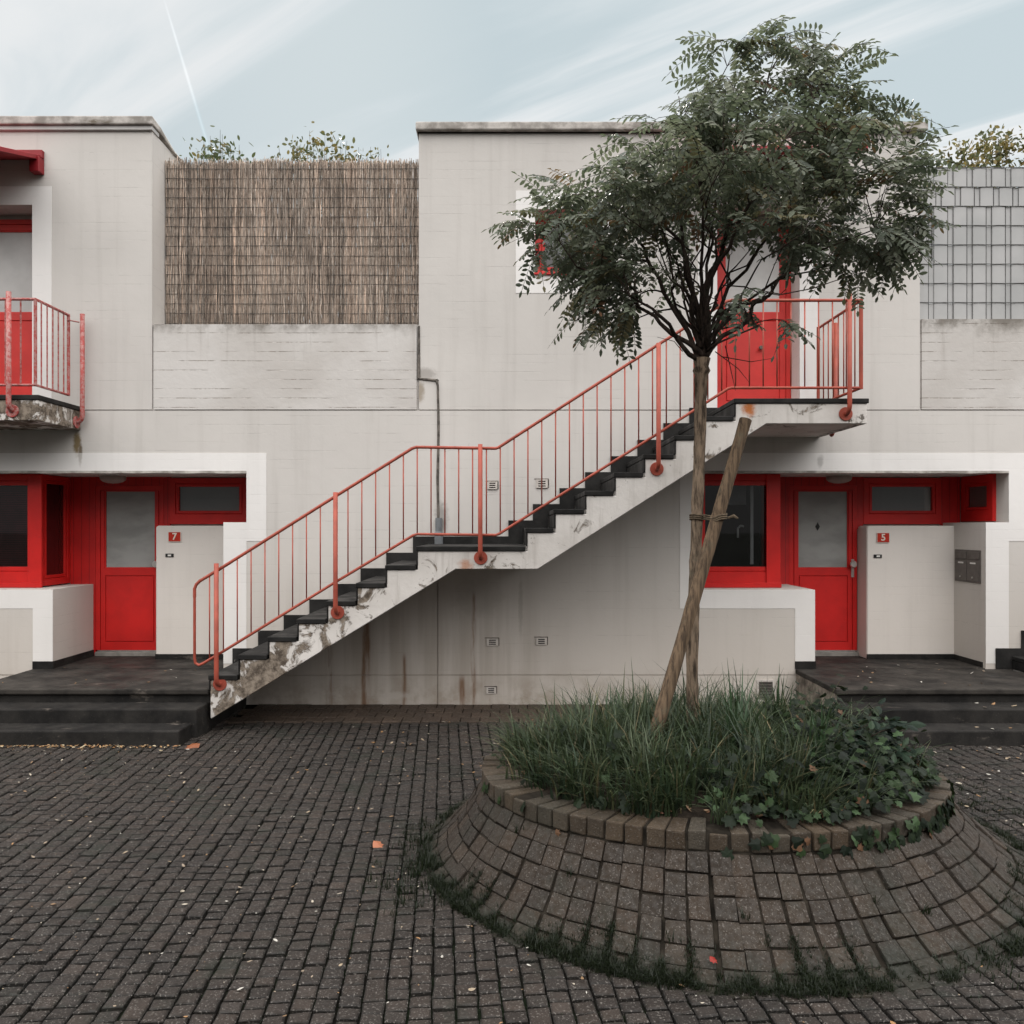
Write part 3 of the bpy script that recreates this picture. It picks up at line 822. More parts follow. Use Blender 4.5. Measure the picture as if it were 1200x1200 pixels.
entrance(0.0, False)
entrance(-PER, True)

# ------------------------------------------------------------------ staircases
SY = 7.9
def sp(u, v, Y=SY): return ((u - 600) * Y / 955, EYE - (v - 619) * Y / 955)
LX = [246.5, 281, 315.5, 350, 384.5, 419, 453.5, 489.5, 618]
LV = [797, 773, 752, 731, 710, 689, 668, 646]
UX = [618, 651, 687, 721.5, 756, 792, 827, 862, 1016]
UV = [624.5, 602.5, 581, 559.5, 538, 516, 493.5, 472.8]
STEPS = [(LX[i], LX[i+1], LV[i]) for i in range(8)] + [(UX[i], UX[i+1], UV[i]) for i in range(8)]

def arc_post(mb, x, y_out, y_in, ztop, zb, r=0.022, axis='y'):
    """a post that bends at its foot into the side of the slab"""
    pts = [(x, y_out, ztop), (x, y_out, zb + 0.07)] if axis == 'y' else [(y_out, x, ztop), (y_out, x, zb + 0.07)]
    rad = 0.07
    sgn = 1 if y_in > y_out else -1
    for k in range(1, 6):
        a = math.pi / 2 * k / 5
        yy = y_out + sgn * rad * (1 - math.cos(a)); zz = zb + rad * (1 - math.sin(a))
        pts.append((x, yy, zz) if axis == 'y' else (yy, x, zz))
    pts.append((x, y_in, zb) if axis == 'y' else (y_in, x, zb))
    mb.tube(pts, r, 12)
    d0, d1 = y_in - sgn * 0.014, y_in + sgn * 0.004
    fl = MB(); fl.tube([(x, d0, zb), (x, d1, zb)] if axis == 'y' else [(d0, x, zb), (d1, x, zb)], 0.066, 20)
    return fl

def staircase(ox, label, rail_vis=True):
    s = thing('staircase', (ox + 0.2, 8.5, 0), label, 'staircase', 'outside staircases to the upper doors')
    pts = []
    for (a, b, v) in STEPS:
        x0, z = sp(a, v); x1, _ = sp(b, v)
        pts += [(x0 + ox, z), (x1 + ox, z)]
    pts += [(sp(1016, 496)[0] + ox, sp(0, 496.5)[1]), (sp(898, 0)[0] + ox, sp(0, 496.5)[1]), (sp(630, 0)[0] + ox, sp(0, 667)[1]), (sp(534, 0)[0] + ox, sp(0, 667)[1]),
            (sp(248, 0)[0] + ox, sp(0, 842)[1]), (sp(246.5, 0)[0] + ox, sp(0, 842)[1])]
    # spalled, uneven outer edge on the lower flight is in the material; the slab itself is one solid
    MB().prism(pts, SY, WY - 0.001).build('stair_slab', M['cheek'], s, bevel=0.006)
    th = 0.048
    for i, (a, b, v) in enumerate(STEPS):
        x0, z = sp(a, v); x1, _ = sp(b, v)
        x0 += ox; x1 += ox
        mb = MB()
        last = i == len(STEPS) - 1
        nxt = None if last else sp(0, STEPS[i+1][2])[1]
        # an L of black concrete: tread and the riser behind it
        prev = sp(0, STEPS[i-1][2])[1] + th if i else 0.40
        mb.prism([(x0 - 0.018, z + 0.001), (x1 + (0.016 if last else -0.02), z + 0.001), (x1 + (0.016 if last else -0.02), z + th), (x0 - 0.018, z + th)], SY - 0.014, WY - 0.002)
        mb.prism([(x0 - 0.020 + 0.006, prev), (x0 + 0.001, prev), (x0 + 0.001, z - 0.0005), (x0 - 0.020 + 0.006, z - 0.0005)], SY - 0.008, WY - 0.002)
        mb.build('landing' if (b - a) > 60 else 'step', M['black'], s, bevel=0.007, seg=2)
    sk = MB()
    for i, (a, b, v) in enumerate(STEPS):
        x0, z = sp(a, v); x1, _ = sp(b, v)
        zt = z + th + 0.085
        lo = (0.402 if i == 0 else sp(0, STEPS[i-1][2])[1] + th + 0.0005)
        xe = x1 + ox - (0.190 if i < 15 else 0.0)
        sk.box(x0 + ox - 0.190, x0 + ox - 0.019, WY - 0.024, WY - 0.0045, lo, zt)
        sk.box(x0 + ox - 0.0189, xe, WY - 0.024, WY - 0.0045, z + th + 0.0005, zt)
    sk.build('skirting', M['black'], s)
    # railing
    ry = SY - 0.065
    P = lambda u, v: Vector(((u - 600) * ry / 955 + ox, ry, EYE - (v - 619) * ry / 955))
    topl = [(228, 700), (228, 690), (230, 685), (234, 681), (262, 664), (390, 583.5), (483, 525.5), (488, 524), (581, 525.5), (584, 524.5), (771, 404), (852, 353), (857, 352), (1008, 352)]
    botl = [(228, 700), (228, 771), (229, 777), (233, 779.5), (238, 777.5), (262, 763), (390, 684), (484, 627.5), (489, 626), (581, 627), (585, 625.5), (771, 508), (853, 455.5), (857, 454.5), (1008, 454.5)]
    rail = MB()
    rail.tube([P(*q) for q in topl], 0.0155, 10)
    rail.tube([P(*q) for q in botl], 0.0135, 10)
    # return along the end of the landing, back to the wall
    xr = P(1009, 0).x
    zt, zb = P(0, 352).z, P(0, 454.5).z
    rail.tube([(xr, ry, zt + 0.012), (xr, ry, zb - 0.012)], 0.02, 8)
    for z in (zt, zb): rail.tube([(xr, ry, z), (xr, 8.93, z)], 0.0145, 8)
    rail.tube([(xr, 8.93, zt + 0.012), (xr, 8.93, zb - 0.012)], 0.018, 8)
    ro = rail.build('railing', M['rail'], s, smooth=False)
    for (u, vt, vb) in ((255, 660, 803), (394, 577, 718.5), (563, 521, 654), (771, 403, 549), (994, 345, 484)):
        pb = MB(); q = P(u, vt); fl = arc_post(pb, q.x, ry - 0.012 - 0.022, SY, q.z, P(u, vb).z, 0.022)
        pb.build('post', M['rail'], ro, smooth=True); fl.build('flange', M['rail'], ro, bevel=0.003)
    pb = MB(); fl = arc_post(pb, 8.78, xr + 0.13, sp(1016, 0)[0] + ox + 0.0, zt + 0.02, 3.02, 0.022, axis='x'); pb.build('post', M['rail'], ro, smooth=True); fl.build('flange', M['rail'], ro, bevel=0.003)
    def interp(tab, u):
        for (a, b) in zip(tab[:-1], tab[1:]):
            if a[0] <= u <= b[0] and b[0] > a[0]: return a[1] + (b[1] - a[1]) * (u - a[0]) / (b[0] - a[0])
        return tab[-1][1]
    tt = [q for q in topl if q[0] >= 230]; bb = [q for q in botl if q[0] >= 238]
    u = 245.6
    while u < 1003:
        bl = MB(); bl.tube([P(u, interp(tt, u)), P(u, interp(bb, u))], 0.0068, 6)
        bl.build('baluster', M['rail'], ro, smooth=True); u += 16.22
    for k in range(7):
        y = ry + 0.14 + k * 0.134
        MB().tube([(xr, y, zt), (xr, y, zb)], 0.0068, 6).build('baluster', M['rail'], ro, smooth=True)
staircase(0.0, 'white concrete outside staircase with black steps and salmon red railing, rising behind the tree')
staircase(PER, 'neighbouring staircase cut by the right edge, only black bottom steps in view')

# ------------------------------------------------------------------ balcony of house 7
def balcony():
    b = thing('balcony', (-5.7, 8.7, 3.1), 'weathered concrete balcony with flaking red railing at the left edge', 'balcony')
    xr, yf = -4.815, 8.28
    MB().box(-7.4, xr, yf, WY - 0.002, 3.065, 3.275).build('balcony_slab', M['cheek'], b, bevel=0.006)
    MB().box(-7.42, xr + 0.014, yf - 0.014, WY - 0.006, 3.2755, 3.325).build('balcony_floor', M['black'], b, bevel=0.007, seg=2)
    r = MB(); y = yf + 0.03; x = xr - 0.045; zt, zb = 4.305, 3.43
    r.tube([(-7.4, y, zt), (x, y, zt), (x, 8.93, zt)], 0.0155, 8); r.tube([(-7.4, y, zb), (x, y, zb), (x, 8.93, zb)], 0.0135, 8)
    r.tube([(x, y, zt), (x, y, zb)], 0.017, 8); r.tube([(x, 8.93, zt + 0.01), (x, 8.93, zb - 0.01)], 0.0175, 8)
    r.tube([(x, 8.9, zt - 0.06), (x + 0.08, 9.0, zt - 0.06)], 0.008, 6)
    ro = r.build('railing', M['rail_old'], b)
    for px_ in ((9 - 600) * 8.2 / 955, -6.3, -7.2):
        q = MB(); fl = arc_post(q, px_, yf - 0.065, yf, zt + 0.05, 3.16, 0.025); q.build('post', M['rail_old'], ro, smooth=True); fl.build('flange', M['rail_old'], ro, bevel=0.003)
    q = MB(); fl = arc_post(q, 9.0, xr + 0.07, xr, zt + 0.03, 3.14, 0.025, axis='x'); q.build('post', M['rail_old'], ro, smooth=True); fl.build('flange', M['rail_old'], ro, bevel=0.003)
    xx = x - 0.15
    while xx > -7.3:
        MB().tube([(xx, y, zt), (xx, y, zb)], 0.0085, 6).build('baluster', M['rail_old'], ro); xx -= 0.155
    for k in range(5):
        yy = y + 0.105 * (k + 1)
        MB().tube([(x, yy, zt), (x, yy, zb)], 0.0075, 6).build('baluster', M['rail_old'], ro)
balcony()

# ------------------------------------------------------------------ terrace screens
def reed_screen():
    s = thing('reed_screen', (-2.5, 9.45, 4.25), 'brown reed screen wired above the terrace parapet between the two white houses', 'screen')
    g = random.Random(11)
    x0, x1, z0, z1 = -4.005, -1.06, 4.20, 6.21
    mb = MB(); cols = []
    for layer, (yy, step) in enumerate(((9.43, 0.0050), (9.441, 0.0052), (9.452, 0.0056))):
        x = x0
        while x < x1:
            xa = x + g.uniform(-0.002, 0.002)
            r = g.uniform(0.0028, 0.0048)
            top = z1 + 0.05 * mnoise.noise((x * 3, 0, layer)) + g.gauss(0, 0.022) - (0.05 if g.random() < 0.1 else 0)
            b = g.uniform(0.55, 1.25) * (0.92 + 0.15 * mnoise.noise((x * 2.2, layer * 3, 1)))
            if g.random() < 0.10: b *= 0.4
            if g.random() < 0.05: b *= 1.5
            wm = g.uniform(-0.1, 0.14)
            # each reed is a run of shorter stalks, shifting at the wires
            z = z0 - 0.02
            pts = []; lean = g.gauss(0, 0.003)
            while z < top:
                pts.append((xa + lean * (z - z0) + g.gauss(0, 0.0030), yy + g.gauss(0, 0.004) + 0.01 * mnoise.noise((x * 1.5, z * 1.5, 5)), z)); z += 0.11 * g.uniform(0.8, 1.2)
            pts.append((xa + lean * (top - z0), yy, top))
            n0 = len(mb.v)
            mb.tube(pts, r, 3, caps=False)
            bb = b
            for k in range(len(pts)):
                if g.random() < 0.35: bb = b * g.uniform(0.5, 1.45)
                lo = 0.8 if pts[k][2] < z0 + 0.25 else 1.0
                q = bb * lo * (1 + 0.25 * mnoise.noise((pts[k][0] * 2.5, pts[k][2] * 2.0, 3)))
                cols += [(0.62 * q * (1 + wm * 0.6), 0.53 * q, 0.455 * q * (1 - wm * 0.4), 1)] * 3
            x += step * g.uniform(0.75, 1.3)
    mb.c = cols
    mb.build('reed_mat', M['reed'], s, normals=False)
    w = MB(); z = z0 + 0.03
    i = 0
    while z < z1 - 0.04:
        pts = []; k = 0
        while k <= 60:
            x = x0 + (x1 - x0) * k / 60
            pts.append((x, 9.424 + 0.002 * math.sin(k * 2.1), z + 0.010 * mnoise.noise((x * 1.4, i * 1.7, 0)))); k += 1
        w.tube(pts, 0.0028, 4, caps=False); z += 0.1115; i += 1
    w.build('binding_wire', M['wire'], s)
    f = MB()
    for x in (x0 + 0.015, x1 + 0.012): f.box(x - 0.012, x + 0.012, 9.47, 9.485, 4.25, 6.1)
    for z in (4.6, 5.3, 5.95): f.box(x0, x1 + 0.02, 9.487, 9.505, z, z + 0.03)
    f.build('post_frame', M['wire'], s)
reed_screen()

def grey_screen():
    s = thing('privacy_screen', (5.9, 9.4, 4.3), 'pale grey woven strip privacy screen on a wire mesh fence above the right terrace', 'screen')
    x0, x1, z0 = 4.57, 7.46, 4.31
    rows = 8; dz = 0.2185; y = 9.25
    pitch = 0.2185
    wires = []
    x = x0 + 0.155
    while x < x1: wires += [x, x + 0.062]; x += pitch
    for r in range(rows):
        m = MB(); za, zb = z0 + r * dz + 0.001, z0 + (r + 1) * dz - 0.001
        off = 0.085 if r == 6 else 0.0
        # the strip weaves in front of and behind the wires
        pts = []
        k = 0
        xx = x0
        while xx <= x1 + 1e-6:
            ph = ((xx - x0 - 0.155 - off) / pitch) % 1.0
            inn = ph < 0.285
            pts.append((xx, y + (0.004 if inn else -0.004 - 0.004 * math.sin((ph - 0.285) / 0.715 * math.pi)))); xx += 0.0136
        n = len(pts)
        vs = [(a, b, za) for a, b in pts] + [(a, b, zb) for a, b in pts]
        vs += [(a, b + 0.002, za) for a, b in pts] + [(a, b + 0.002, zb) for a, b in pts]
        fs = [(i, i+1, n+i+1, n+i) for i in range(n-1)] + [(2*n+i, 3*n+i, 3*n+i+1, 2*n+i+1) for i in range(n-1)]
        fs += [(n+i, n+i+1, 3*n+i+1, 3*n+i) for i in range(n-1)]
        m.add(vs, fs); m.build('strip', M['strip'], s, normals=False)
    for (ra, rb, off) in ((0, 6, 0.0), (6, 7, 0.085), (7, 8, 0.0)):
        for q in wires:
            if q + off < x1: MB().tube([(q + off, y - 0.002, z0 + ra * dz), (q + off, y - 0.002, z0 + rb * dz)], 0.0036, 5).build('mesh_wire', M['wire'], s)
    for r in range(rows + 1):
        z = z0 + r * dz; hw = MB()
        hw.tube([(x0 + (x1 - x0) * k / 40, y - 0.013 + 0.002 * math.sin(k * 1.9 + r), z + 0.0015 * math.sin(k * 1.1 + r)) for k in range(41)], 0.0042, 5)
        hw.build('mesh_wire', M['wire'], s)
    MB().tube([(4.755, y - 0.02, 5.0), (4.755, y - 0.02, 5.62)], 0.007, 5).build('clip_rod', M['wire'], s)
grey_screen()

# ------------------------------------------------------------------ small wall fittings
def vent(u, v, w, hgt, label, dark=False, tilt=0):
    o = thing('vent_grille', (wx(u), WY, wz(v)), label, 'vent', 'wall vents')
    x, z = wx(u), wz(v); w2, h2 = w / 2, hgt / 2
    rects = []
    n = 3 if not dark else 6
    sw = w2 * (0.62 if not dark else 0.86)
    for k in range(n):
        zc = z + h2 * (0.55 if not dark else 0.8) * (1 - 2 * k / (n - 1))
        rects.append((x - sw, x + sw, zc - 0.006, zc + 0.006, WY - 0.001))
    MB().relief(x - w2, x + w2, z - h2, z + h2, WY - 0.016, WY + 0.002, rects).build('grille', M['letterbox'] if dark else M['vent'], o, bevel=0.002)
    sl = MB()
    for r in rects: sl.box(r[0] + 0.001, r[1] - 0.001, WY - 0.006, WY - 0.003, r[2] + 0.001, r[3] - 0.001)
    sl.build('slots', M['dark_gap'], o)
    fr = MB(); t_ = 0.009
    if dark:
        fr.box(x - w2 - 0.02, x + w2 + 0.02, WY - 0.012, WY + 0.001, z + h2, z + h2 + 0.02); fr.box(x - w2 - 0.02, x + w2 + 0.02, WY - 0.012, WY + 0.001, z - h2 - 0.02, z - h2)
        fr.box(x - w2 - 0.02, x - w2, WY - 0.012, WY + 0.001, z - h2, z + h2); fr.box(x + w2, x + w2 + 0.02, WY - 0.012, WY + 0.001, z - h2, z + h2)
        fr.build('frame', M['vent'], o)
    else:
        # broken mortar gap round two or three sides
        fr.box(x - w2 - 0.02, x + w2 + 0.012, WY - 0.004, WY + 0.001, z + h2 + 0.003, z + h2 + 0.003 + t_)
        fr.box(x + w2 + 0.004, x + w2 + 0.004 + t_, WY - 0.004, WY + 0.001, z - h2, z + h2 + 0.002)
        fr.build('mortar_gap', M['seal'], o)
vent(577, 569, 0.11, 0.085, 'small white wall vent above the stair landing, left of its pair')
vent(635, 567, 0.13, 0.095, 'small white wall vent above the upper flight, seen through the railing')
vent(577, 752.5, 0.13, 0.08, 'small stained wall vent under the stairs with a broken mortar edge')
vent(634.5, 751.5, 0.12, 0.08, 'small wall vent under the stairs nearest to the leaning stake')
vent(575.5, 809, 0.11, 0.07, 'lowest small wall vent just above the ground under the stairs')
vent(897, 809, 0.155, 0.20, 'dark grey ventilation grating low in the wall left of the entrance steps', dark=True)

def numeral(parent, ch, x, z, y, size):
    cu = bpy.data.curves.new('digit', 'FONT'); cu.body = ch; cu.size = size; cu.align_x = 'CENTER'; cu.align_y = 'CENTER'
    cu.extrude = 0.0012; cu.offset = size * 0.022
    tmp = bpy.data.objects.new('digit_tmp', cu); C.objects.link(tmp)
    dg = bpy.context.evaluated_depsgraph_get()
    me = bpy.data.meshes.new_from_object(tmp.evaluated_get(dg)); bpy.data.objects.remove(tmp)
    me.transform(Matrix.Rotation(R(90), 4, 'X'))
    me.materials.clear(); me.materials.append(M['sign_ink'])
    o = bpy.data.objects.new('digit', me); C.objects.link(o); o.parent = parent
    o.location = Vector((x, y, z)) - wloc(parent)
    return o
def number_sign(u, v, ch, lab, cat_lab):
    q = at(u, v, 9.75)
    s = thing('house_number_sign', (q.x, 9.745, q.z), lab, 'house number', 'red house number plates')
    MB().box(q.x - 0.073, q.x + 0.073, 9.736, 9.7495, q.z - 0.057, q.z + 0.057).build('plate', M['sign_red'], s, bevel=0.003)
    fr = MB().relief(q.x - 0.075, q.x + 0.075, q.z - 0.059, q.z + 0.059, 9.7345, 9.7355, [(q.x - 0.071, q.x + 0.071, q.z - 0.055, q.z + 0.055, None)])
    fr.build('border', M['sign_ink'], s)
    numeral(s, ch, q.x, q.z, 9.7345, 0.112)
    d = thing('doorbell', (q.x - 0.06, 9.74, q.z - 0.22), cat_lab, 'doorbell', 'doorbells')
    bz = q.z - 0.222; bx = q.x - 0.062
    MB().box(bx - 0.048, bx + 0.048, 9.737, 9.7495, bz - 0.02, bz + 0.02).build('plate', M['ink'], d, bevel=0.003)
    MB().box(bx - 0.018, bx + 0.022, 9.7345, 9.738, bz - 0.010, bz + 0.010).build('name_tag', M['white'], d)
number_sign(1034.5, 630, '5', 'red plate with the white number 5 on the pale wall beside the door', 'small black doorbell below the number 5 plate')
number_sign(205, 629, '7', 'red plate with the white number 7 on the pale wall beside the door', 'small black doorbell below the number 7 plate')

def letterboxes():
    xw = wx(1155)
    s = thing('letterbox', (xw, 9.45, 1.53), 'grey brown double letterbox set in the wall right of the number 5', 'letterbox')
    MB().box(xw - 0.012, xw + 0.001, 9.185, 9.715, 1.345, 1.72).build('frame', M['letterbox'], s, bevel=0.004)
    for (a, b) in ((9.205, 9.445), (9.455, 9.695)):
        m = MB().box(xw - 0.019, xw - 0.012, a, b, 1.365, 1.60); d = m.build('door', M['letterbox'], s, bevel=0.004)
        MB().box(xw - 0.022, xw - 0.019, a + 0.06, b - 0.07, 1.56, 1.578).build('name_tag', M['white'], d)
        MB().tube([(xw - 0.019, (a+b)/2, 1.405), (xw - 0.027, (a+b)/2, 1.405)], 0.011, 10).build('lock', M['steel'], d)
        MB().box(xw - 0.021, xw - 0.012, a, b, 1.615, 1.70).build('flap', M['letterbox'], s, bevel=0.004)
letterboxes()

def lamp(x, y, lab):
    z = wz(553)
    s = thing('ceiling_lamp', (x, y, z), lab, 'lamp', 'round lamps over the entrances')
    m = MB(); n = 20; rings = []
    prof = [(0.14, 0.0), (0.145, -0.02), (0.14, -0.045), (0.11, -0.07), (0.06, -0.085), (0.0, -0.09)]
    vs = []; fs = []
    for r, dz_ in prof:
        for k in range(n): vs.append((x + r * math.cos(2*math.pi*k/n), y + r * math.sin(2*math.pi*k/n), z - 0.012 + dz_))
    for i in range(len(prof) - 1):
        for k in range(n): fs.append((i*n+k, i*n+(k+1)%n, (i+1)*n+(k+1)%n, (i+1)*n+k))
    m.add(vs, fs); m.build('lamp_shade', M['lamp'], s, smooth=True)
    MB().tube([(x, y, z + 0.002), (x, y, z - 0.013)], 0.15, 24).build('base', M['white'], s)
lamp(3.86, 9.62, 'round dull ceiling lamp above door 5 under the recess')
lamp(3.86 - PER - 0.06, 9.62, 'round dull ceiling lamp above door 7 under the recess')

# ------------------------------------------------------------------ planter
PX, PY, RR = 1.21, 5.10, 1.45
AX, AY = 1.39, 1.13                 # half axes of the oval rim
planter = thing('planter', (PX, PY, 0), 'oval flared brick planter with grass, ivy and a young tree', 'planter')
def OV(a, r, z):
    """point of the oval at parameter a; r is nominal: RR is the rim, RR + 0.5 the foot of the apron"""
    if r <= RR: x, y = AX * r / RR, AY * r / RR
    else: x, y = AX + (r - RR) * (0.70 + 0.42 * max(0, math.cos(a))), AY + (r - RR) * 1.04
    return Vector((PX + x * math.cos(a), PY + y * math.sin(a), z))
def OXY(x, y, z): return OV(math.atan2(y, x), math.hypot(x, y), z)
_n = 4000
_ds = [math.hypot(AX * math.sin(2*math.pi*k/_n), AY * math.cos(2*math.pi*k/_n)) for k in range(_n)]
_cum = np.concatenate([[0], np.cumsum(_ds)]); _cum /= _cum[-1]
def even(f): return float(np.interp(f % 1.0, _cum, np.linspace(0, 2*math.pi, _n + 1))) + 2*math.pi * math.floor(f)
def prof(t):     # outer face of the apron: from the rim (t=0) flaring out to the paving (t=1)
    return RR + 0.005 + 0.495 * t, 0.385 * max(0, 1 - t) ** 1.5 + 0.004
def ring_block(mb, cols, a0, a1, quad, rough=0.0, col=(0.1, 0.1, 0.1, 1), g=None):
    """a bevelled block of the ring between a0..a1; quad = 4 profile points (r,z): outer-top, outer-bottom, inner-bottom, inner-top"""
    vs = []
    for a in (a0, a1):
        for (r, z) in quad: vs.append(OV(a, r, z))
    bm = bmesh.new()
    bv = [bm.verts.new(v + Vector((g.uniform(-rough, rough), g.uniform(-rough, rough), g.uniform(-rough, rough)))) for v in vs]
    for f in ((0,1,2,3), (7,6,5,4), (0,4,5,1), (1,5,6,2), (2,6,7,3), (3,7,4,0)): bm.faces.new([bv[i] for i in f])
    bmesh.ops.bevel(bm, geom=bm.edges[:], offset=0.008, segments=2, affect='EDGES', profile=0.6)
    bm.verts.index_update()
    mb.add([v.co.copy() for v in bm.verts], [[v.index for v in f.verts] for f in bm.faces])
    cols.extend([col] * len(bm.verts)); bm.free()
g = random.Random(5)
NB = 78
rim = MB(); rc = []; apr = MB(); ac = []
for k in range(NB):
    a0 = even(k / NB); da = even((k + 1) / NB) - a0
    j = g.uniform(-0.003, 0.003); dz_ = g.gauss(0, 0.004); dr_ = g.gauss(0, 0.004)
    b = g.uniform(0.72, 1.15); wm = g.uniform(-0.1, 0.1)
    gap = 0.007 / RR
    ring_block(rim, rc, a0 + gap + j, a0 + da - gap + j, [(RR + 0.014 + dr_, 0.486 + dz_), (RR + 0.014 + dr_, 0.393), (RR - 0.21, 0.393), (RR - 0.21 + dr_, 0.491 + dz_)],
               0.003, (0.060 * b * (1 + wm), 0.045 * b, 0.030 * b * (1 - wm), 1), g)
rows = [0.0, 0.14, 0.29, 0.46, 0.64, 0.81, 0.96, 1.10]
NA = 78
WOB = [g.gauss(0, 0.0022) for _ in range(NA)]
for i in range(len(rows) - 1):
    for k in range(NA):
        a0 = even(k / NA); da = even((k + 1) / NA) - a0
        j = g.uniform(-0.0015, 0.0015) + WOB[k] + 0.06 * (i / 7.0)**1.5 * da
        t0, t1 = rows[i] + 0.004 + g.uniform(-.006, .006), rows[i+1] - 0.004 + g.uniform(-.005, .005)
        t0 += 0.03 * mnoise.noise((k * 0.35, i * 2.1, 0)); t1 += 0.03 * mnoise.noise((k * 0.35, (i + 1) * 2.1, 0)); t0 = max(0.003, t0)
        r0, z0 = prof(t0); r1, z1 = prof(min(t1, 1.0))
        if t1 > 1: r1 += 0.495 * (t1 - 1); z1 = -0.003
        gap = (0.0025 + 0.0017 * i * (0.6 + 0.8 * abs(math.sin(k * 2.7)))) / r1
        pr_ = g.gauss(0, 0.0045)
        nx, nz_ = (z0 - z1), (r1 - r0); nl = math.hypot(nx, nz_); nx /= nl; nz_ /= nl
        th = 0.06
        b = g.uniform(0.72, 1.22) * (1.3 if g.random() < 0.08 else 1); wm = g.uniform(-0.06, 0.08)
        q = [(r0 + nx * pr_, z0 + nz_ * pr_), (r1 + nx * pr_, z1 + nz_ * pr_), (r1 - nx * th, z1 - nz_ * th), (r0 - nx * th, z0 - nz_ * th)]
        f_ = 1.0
        ring_block(apr, ac, a0 + gap + j, a0 + da - gap + j, q, 0.0035, (0.0285 * b * f_ * (1 + wm), 0.0198 * b * f_, 0.0130 * b * f_ * (1 - wm), 1), g)
rim.c = rc; apr.c = ac
rim.build('rim', M['apron'], planter, normals=False)
apr.build('apron', M['skirt'], planter, normals=False)
# mortar core behind the blocks, and the soil
def lathe(mb, pr, n=96):
    vs = []; fs = []
    for r, z in pr:
        for k in range(n): vs.append(OV(2*math.pi*k/n, r, z))
    for i in range(len(pr) - 1):
        for k in range(n): fs.append((i*n+k, i*n+(k+1)%n, (i+1)*n+(k+1)%n, (i+1)*n+k))
    mb.add(vs, fs); return mb
core = MB(); lathe(core, [(RR - 0.19, 0.485), (RR - 0.006, 0.478), (RR - 0.006, 0.365)] + [(prof(t)[0] - 0.010 * (1.0), prof(t)[1] - 0.010) for t in (0.03, 0.15, 0.3, 0.45, 0.6, 0.75, 0.9, 1.0)] + [(1.96, -0.03)])
core.build('mortar_core', M['mortar'], planter, smooth=True)
def soil_z(r): return 0.475 + 0.13 * max(0, 1 - (r / (RR - 0.15)) ** 2)
so = MB(); lathe(so, [(0.001, soil_z(0))] + [(q, soil_z(q) + 0.012 * mnoise.noise((q * 9, 1, 1))) for q in (0.2, 0.4, 0.6, 0.8, 1.0, 1.15, 1.29)])
so.build('soil', M['soil'], planter, smooth=True)

# ------------------------------------------------------------------ grass, ivy and weeds
def blade(mb, cols, p, h, w, yaw, bend, col, seg=4):
    d = Vector((math.cos(yaw), math.sin(yaw), 0)); side = Vector((-d.y, d.x, 0))
    vs = []; fs = []
    for i in range(seg + 1):
        t = i / seg
        c = Vector(p) + Vector((0, 0, h * (t - 0.35 * bend * t * t))) + d * (h * bend * 0.75 * t * t)
        ww = w * (1 - t ** 1.8) * 0.5 + 0.0004
        vs += [c - side * ww, c + side * ww]
    for i in range(seg): fs.append((2*i, 2*i+1, 2*i+3, 2*i+2))
    mb.add(vs, fs)
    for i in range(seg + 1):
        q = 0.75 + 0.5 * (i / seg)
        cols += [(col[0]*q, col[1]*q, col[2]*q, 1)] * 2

def pt_in_disk(g, rmax):
    a = g.uniform(0, 2*math.pi); r = rmax * math.sqrt(g.random()); return r * math.cos(a), r * math.sin(a), r

g = random.Random(21)
mb = MB(); cols = []
tufts = []
while len(tufts) < 700:
    x, y, r = pt_in_disk(g, 1.30)
    dens = 1.0
    if x > 0.45 and y < 0.35: dens = 0.35       # ivy takes over here
    if x > 0.85: dens = 0.22
    if y < -1.15: dens *= 0.7
    if g.random() < dens: tufts.append((x, y, r))
for (x, y, r) in tufts:
    hh = g.choice([g.uniform(0.14, 0.26), g.uniform(0.2, 0.36), g.uniform(0.26, 0.46)]) * (1.1 if r < 0.9 else 0.85)
    if y > 0.4: hh *= 1.05
    cb = g.choice([(0.032, 0.048, 0.024), (0.044, 0.064, 0.032), (0.024, 0.040, 0.023), (0.072, 0.090, 0.052), (0.02, 0.034, 0.021), (0.05, 0.07, 0.038)])
    out_yaw = math.atan2(y, x)
    for _ in range(g.randint(9, 16)):
        px_, py_ = x + g.gauss(0, 0.03), y + g.gauss(0, 0.03)
        yaw = out_yaw + g.gauss(0, 0.9) if r > 1.0 else g.uniform(0, 2*math.pi)
        c = cb if g.random() > 0.09 else g.choice([(0.14, 0.115, 0.065), (0.09, 0.075, 0.04), (0.10, 0.11, 0.055)])
        v = g.uniform(0.6, 1.3)
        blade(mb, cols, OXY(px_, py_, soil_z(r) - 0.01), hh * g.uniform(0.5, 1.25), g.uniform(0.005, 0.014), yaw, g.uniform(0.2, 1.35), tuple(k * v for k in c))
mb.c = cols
tag(mb.build('planter_grass', M['grass'], normals=False), 'dense dark green grass filling the round brick planter', 'grass', kind='stuff')

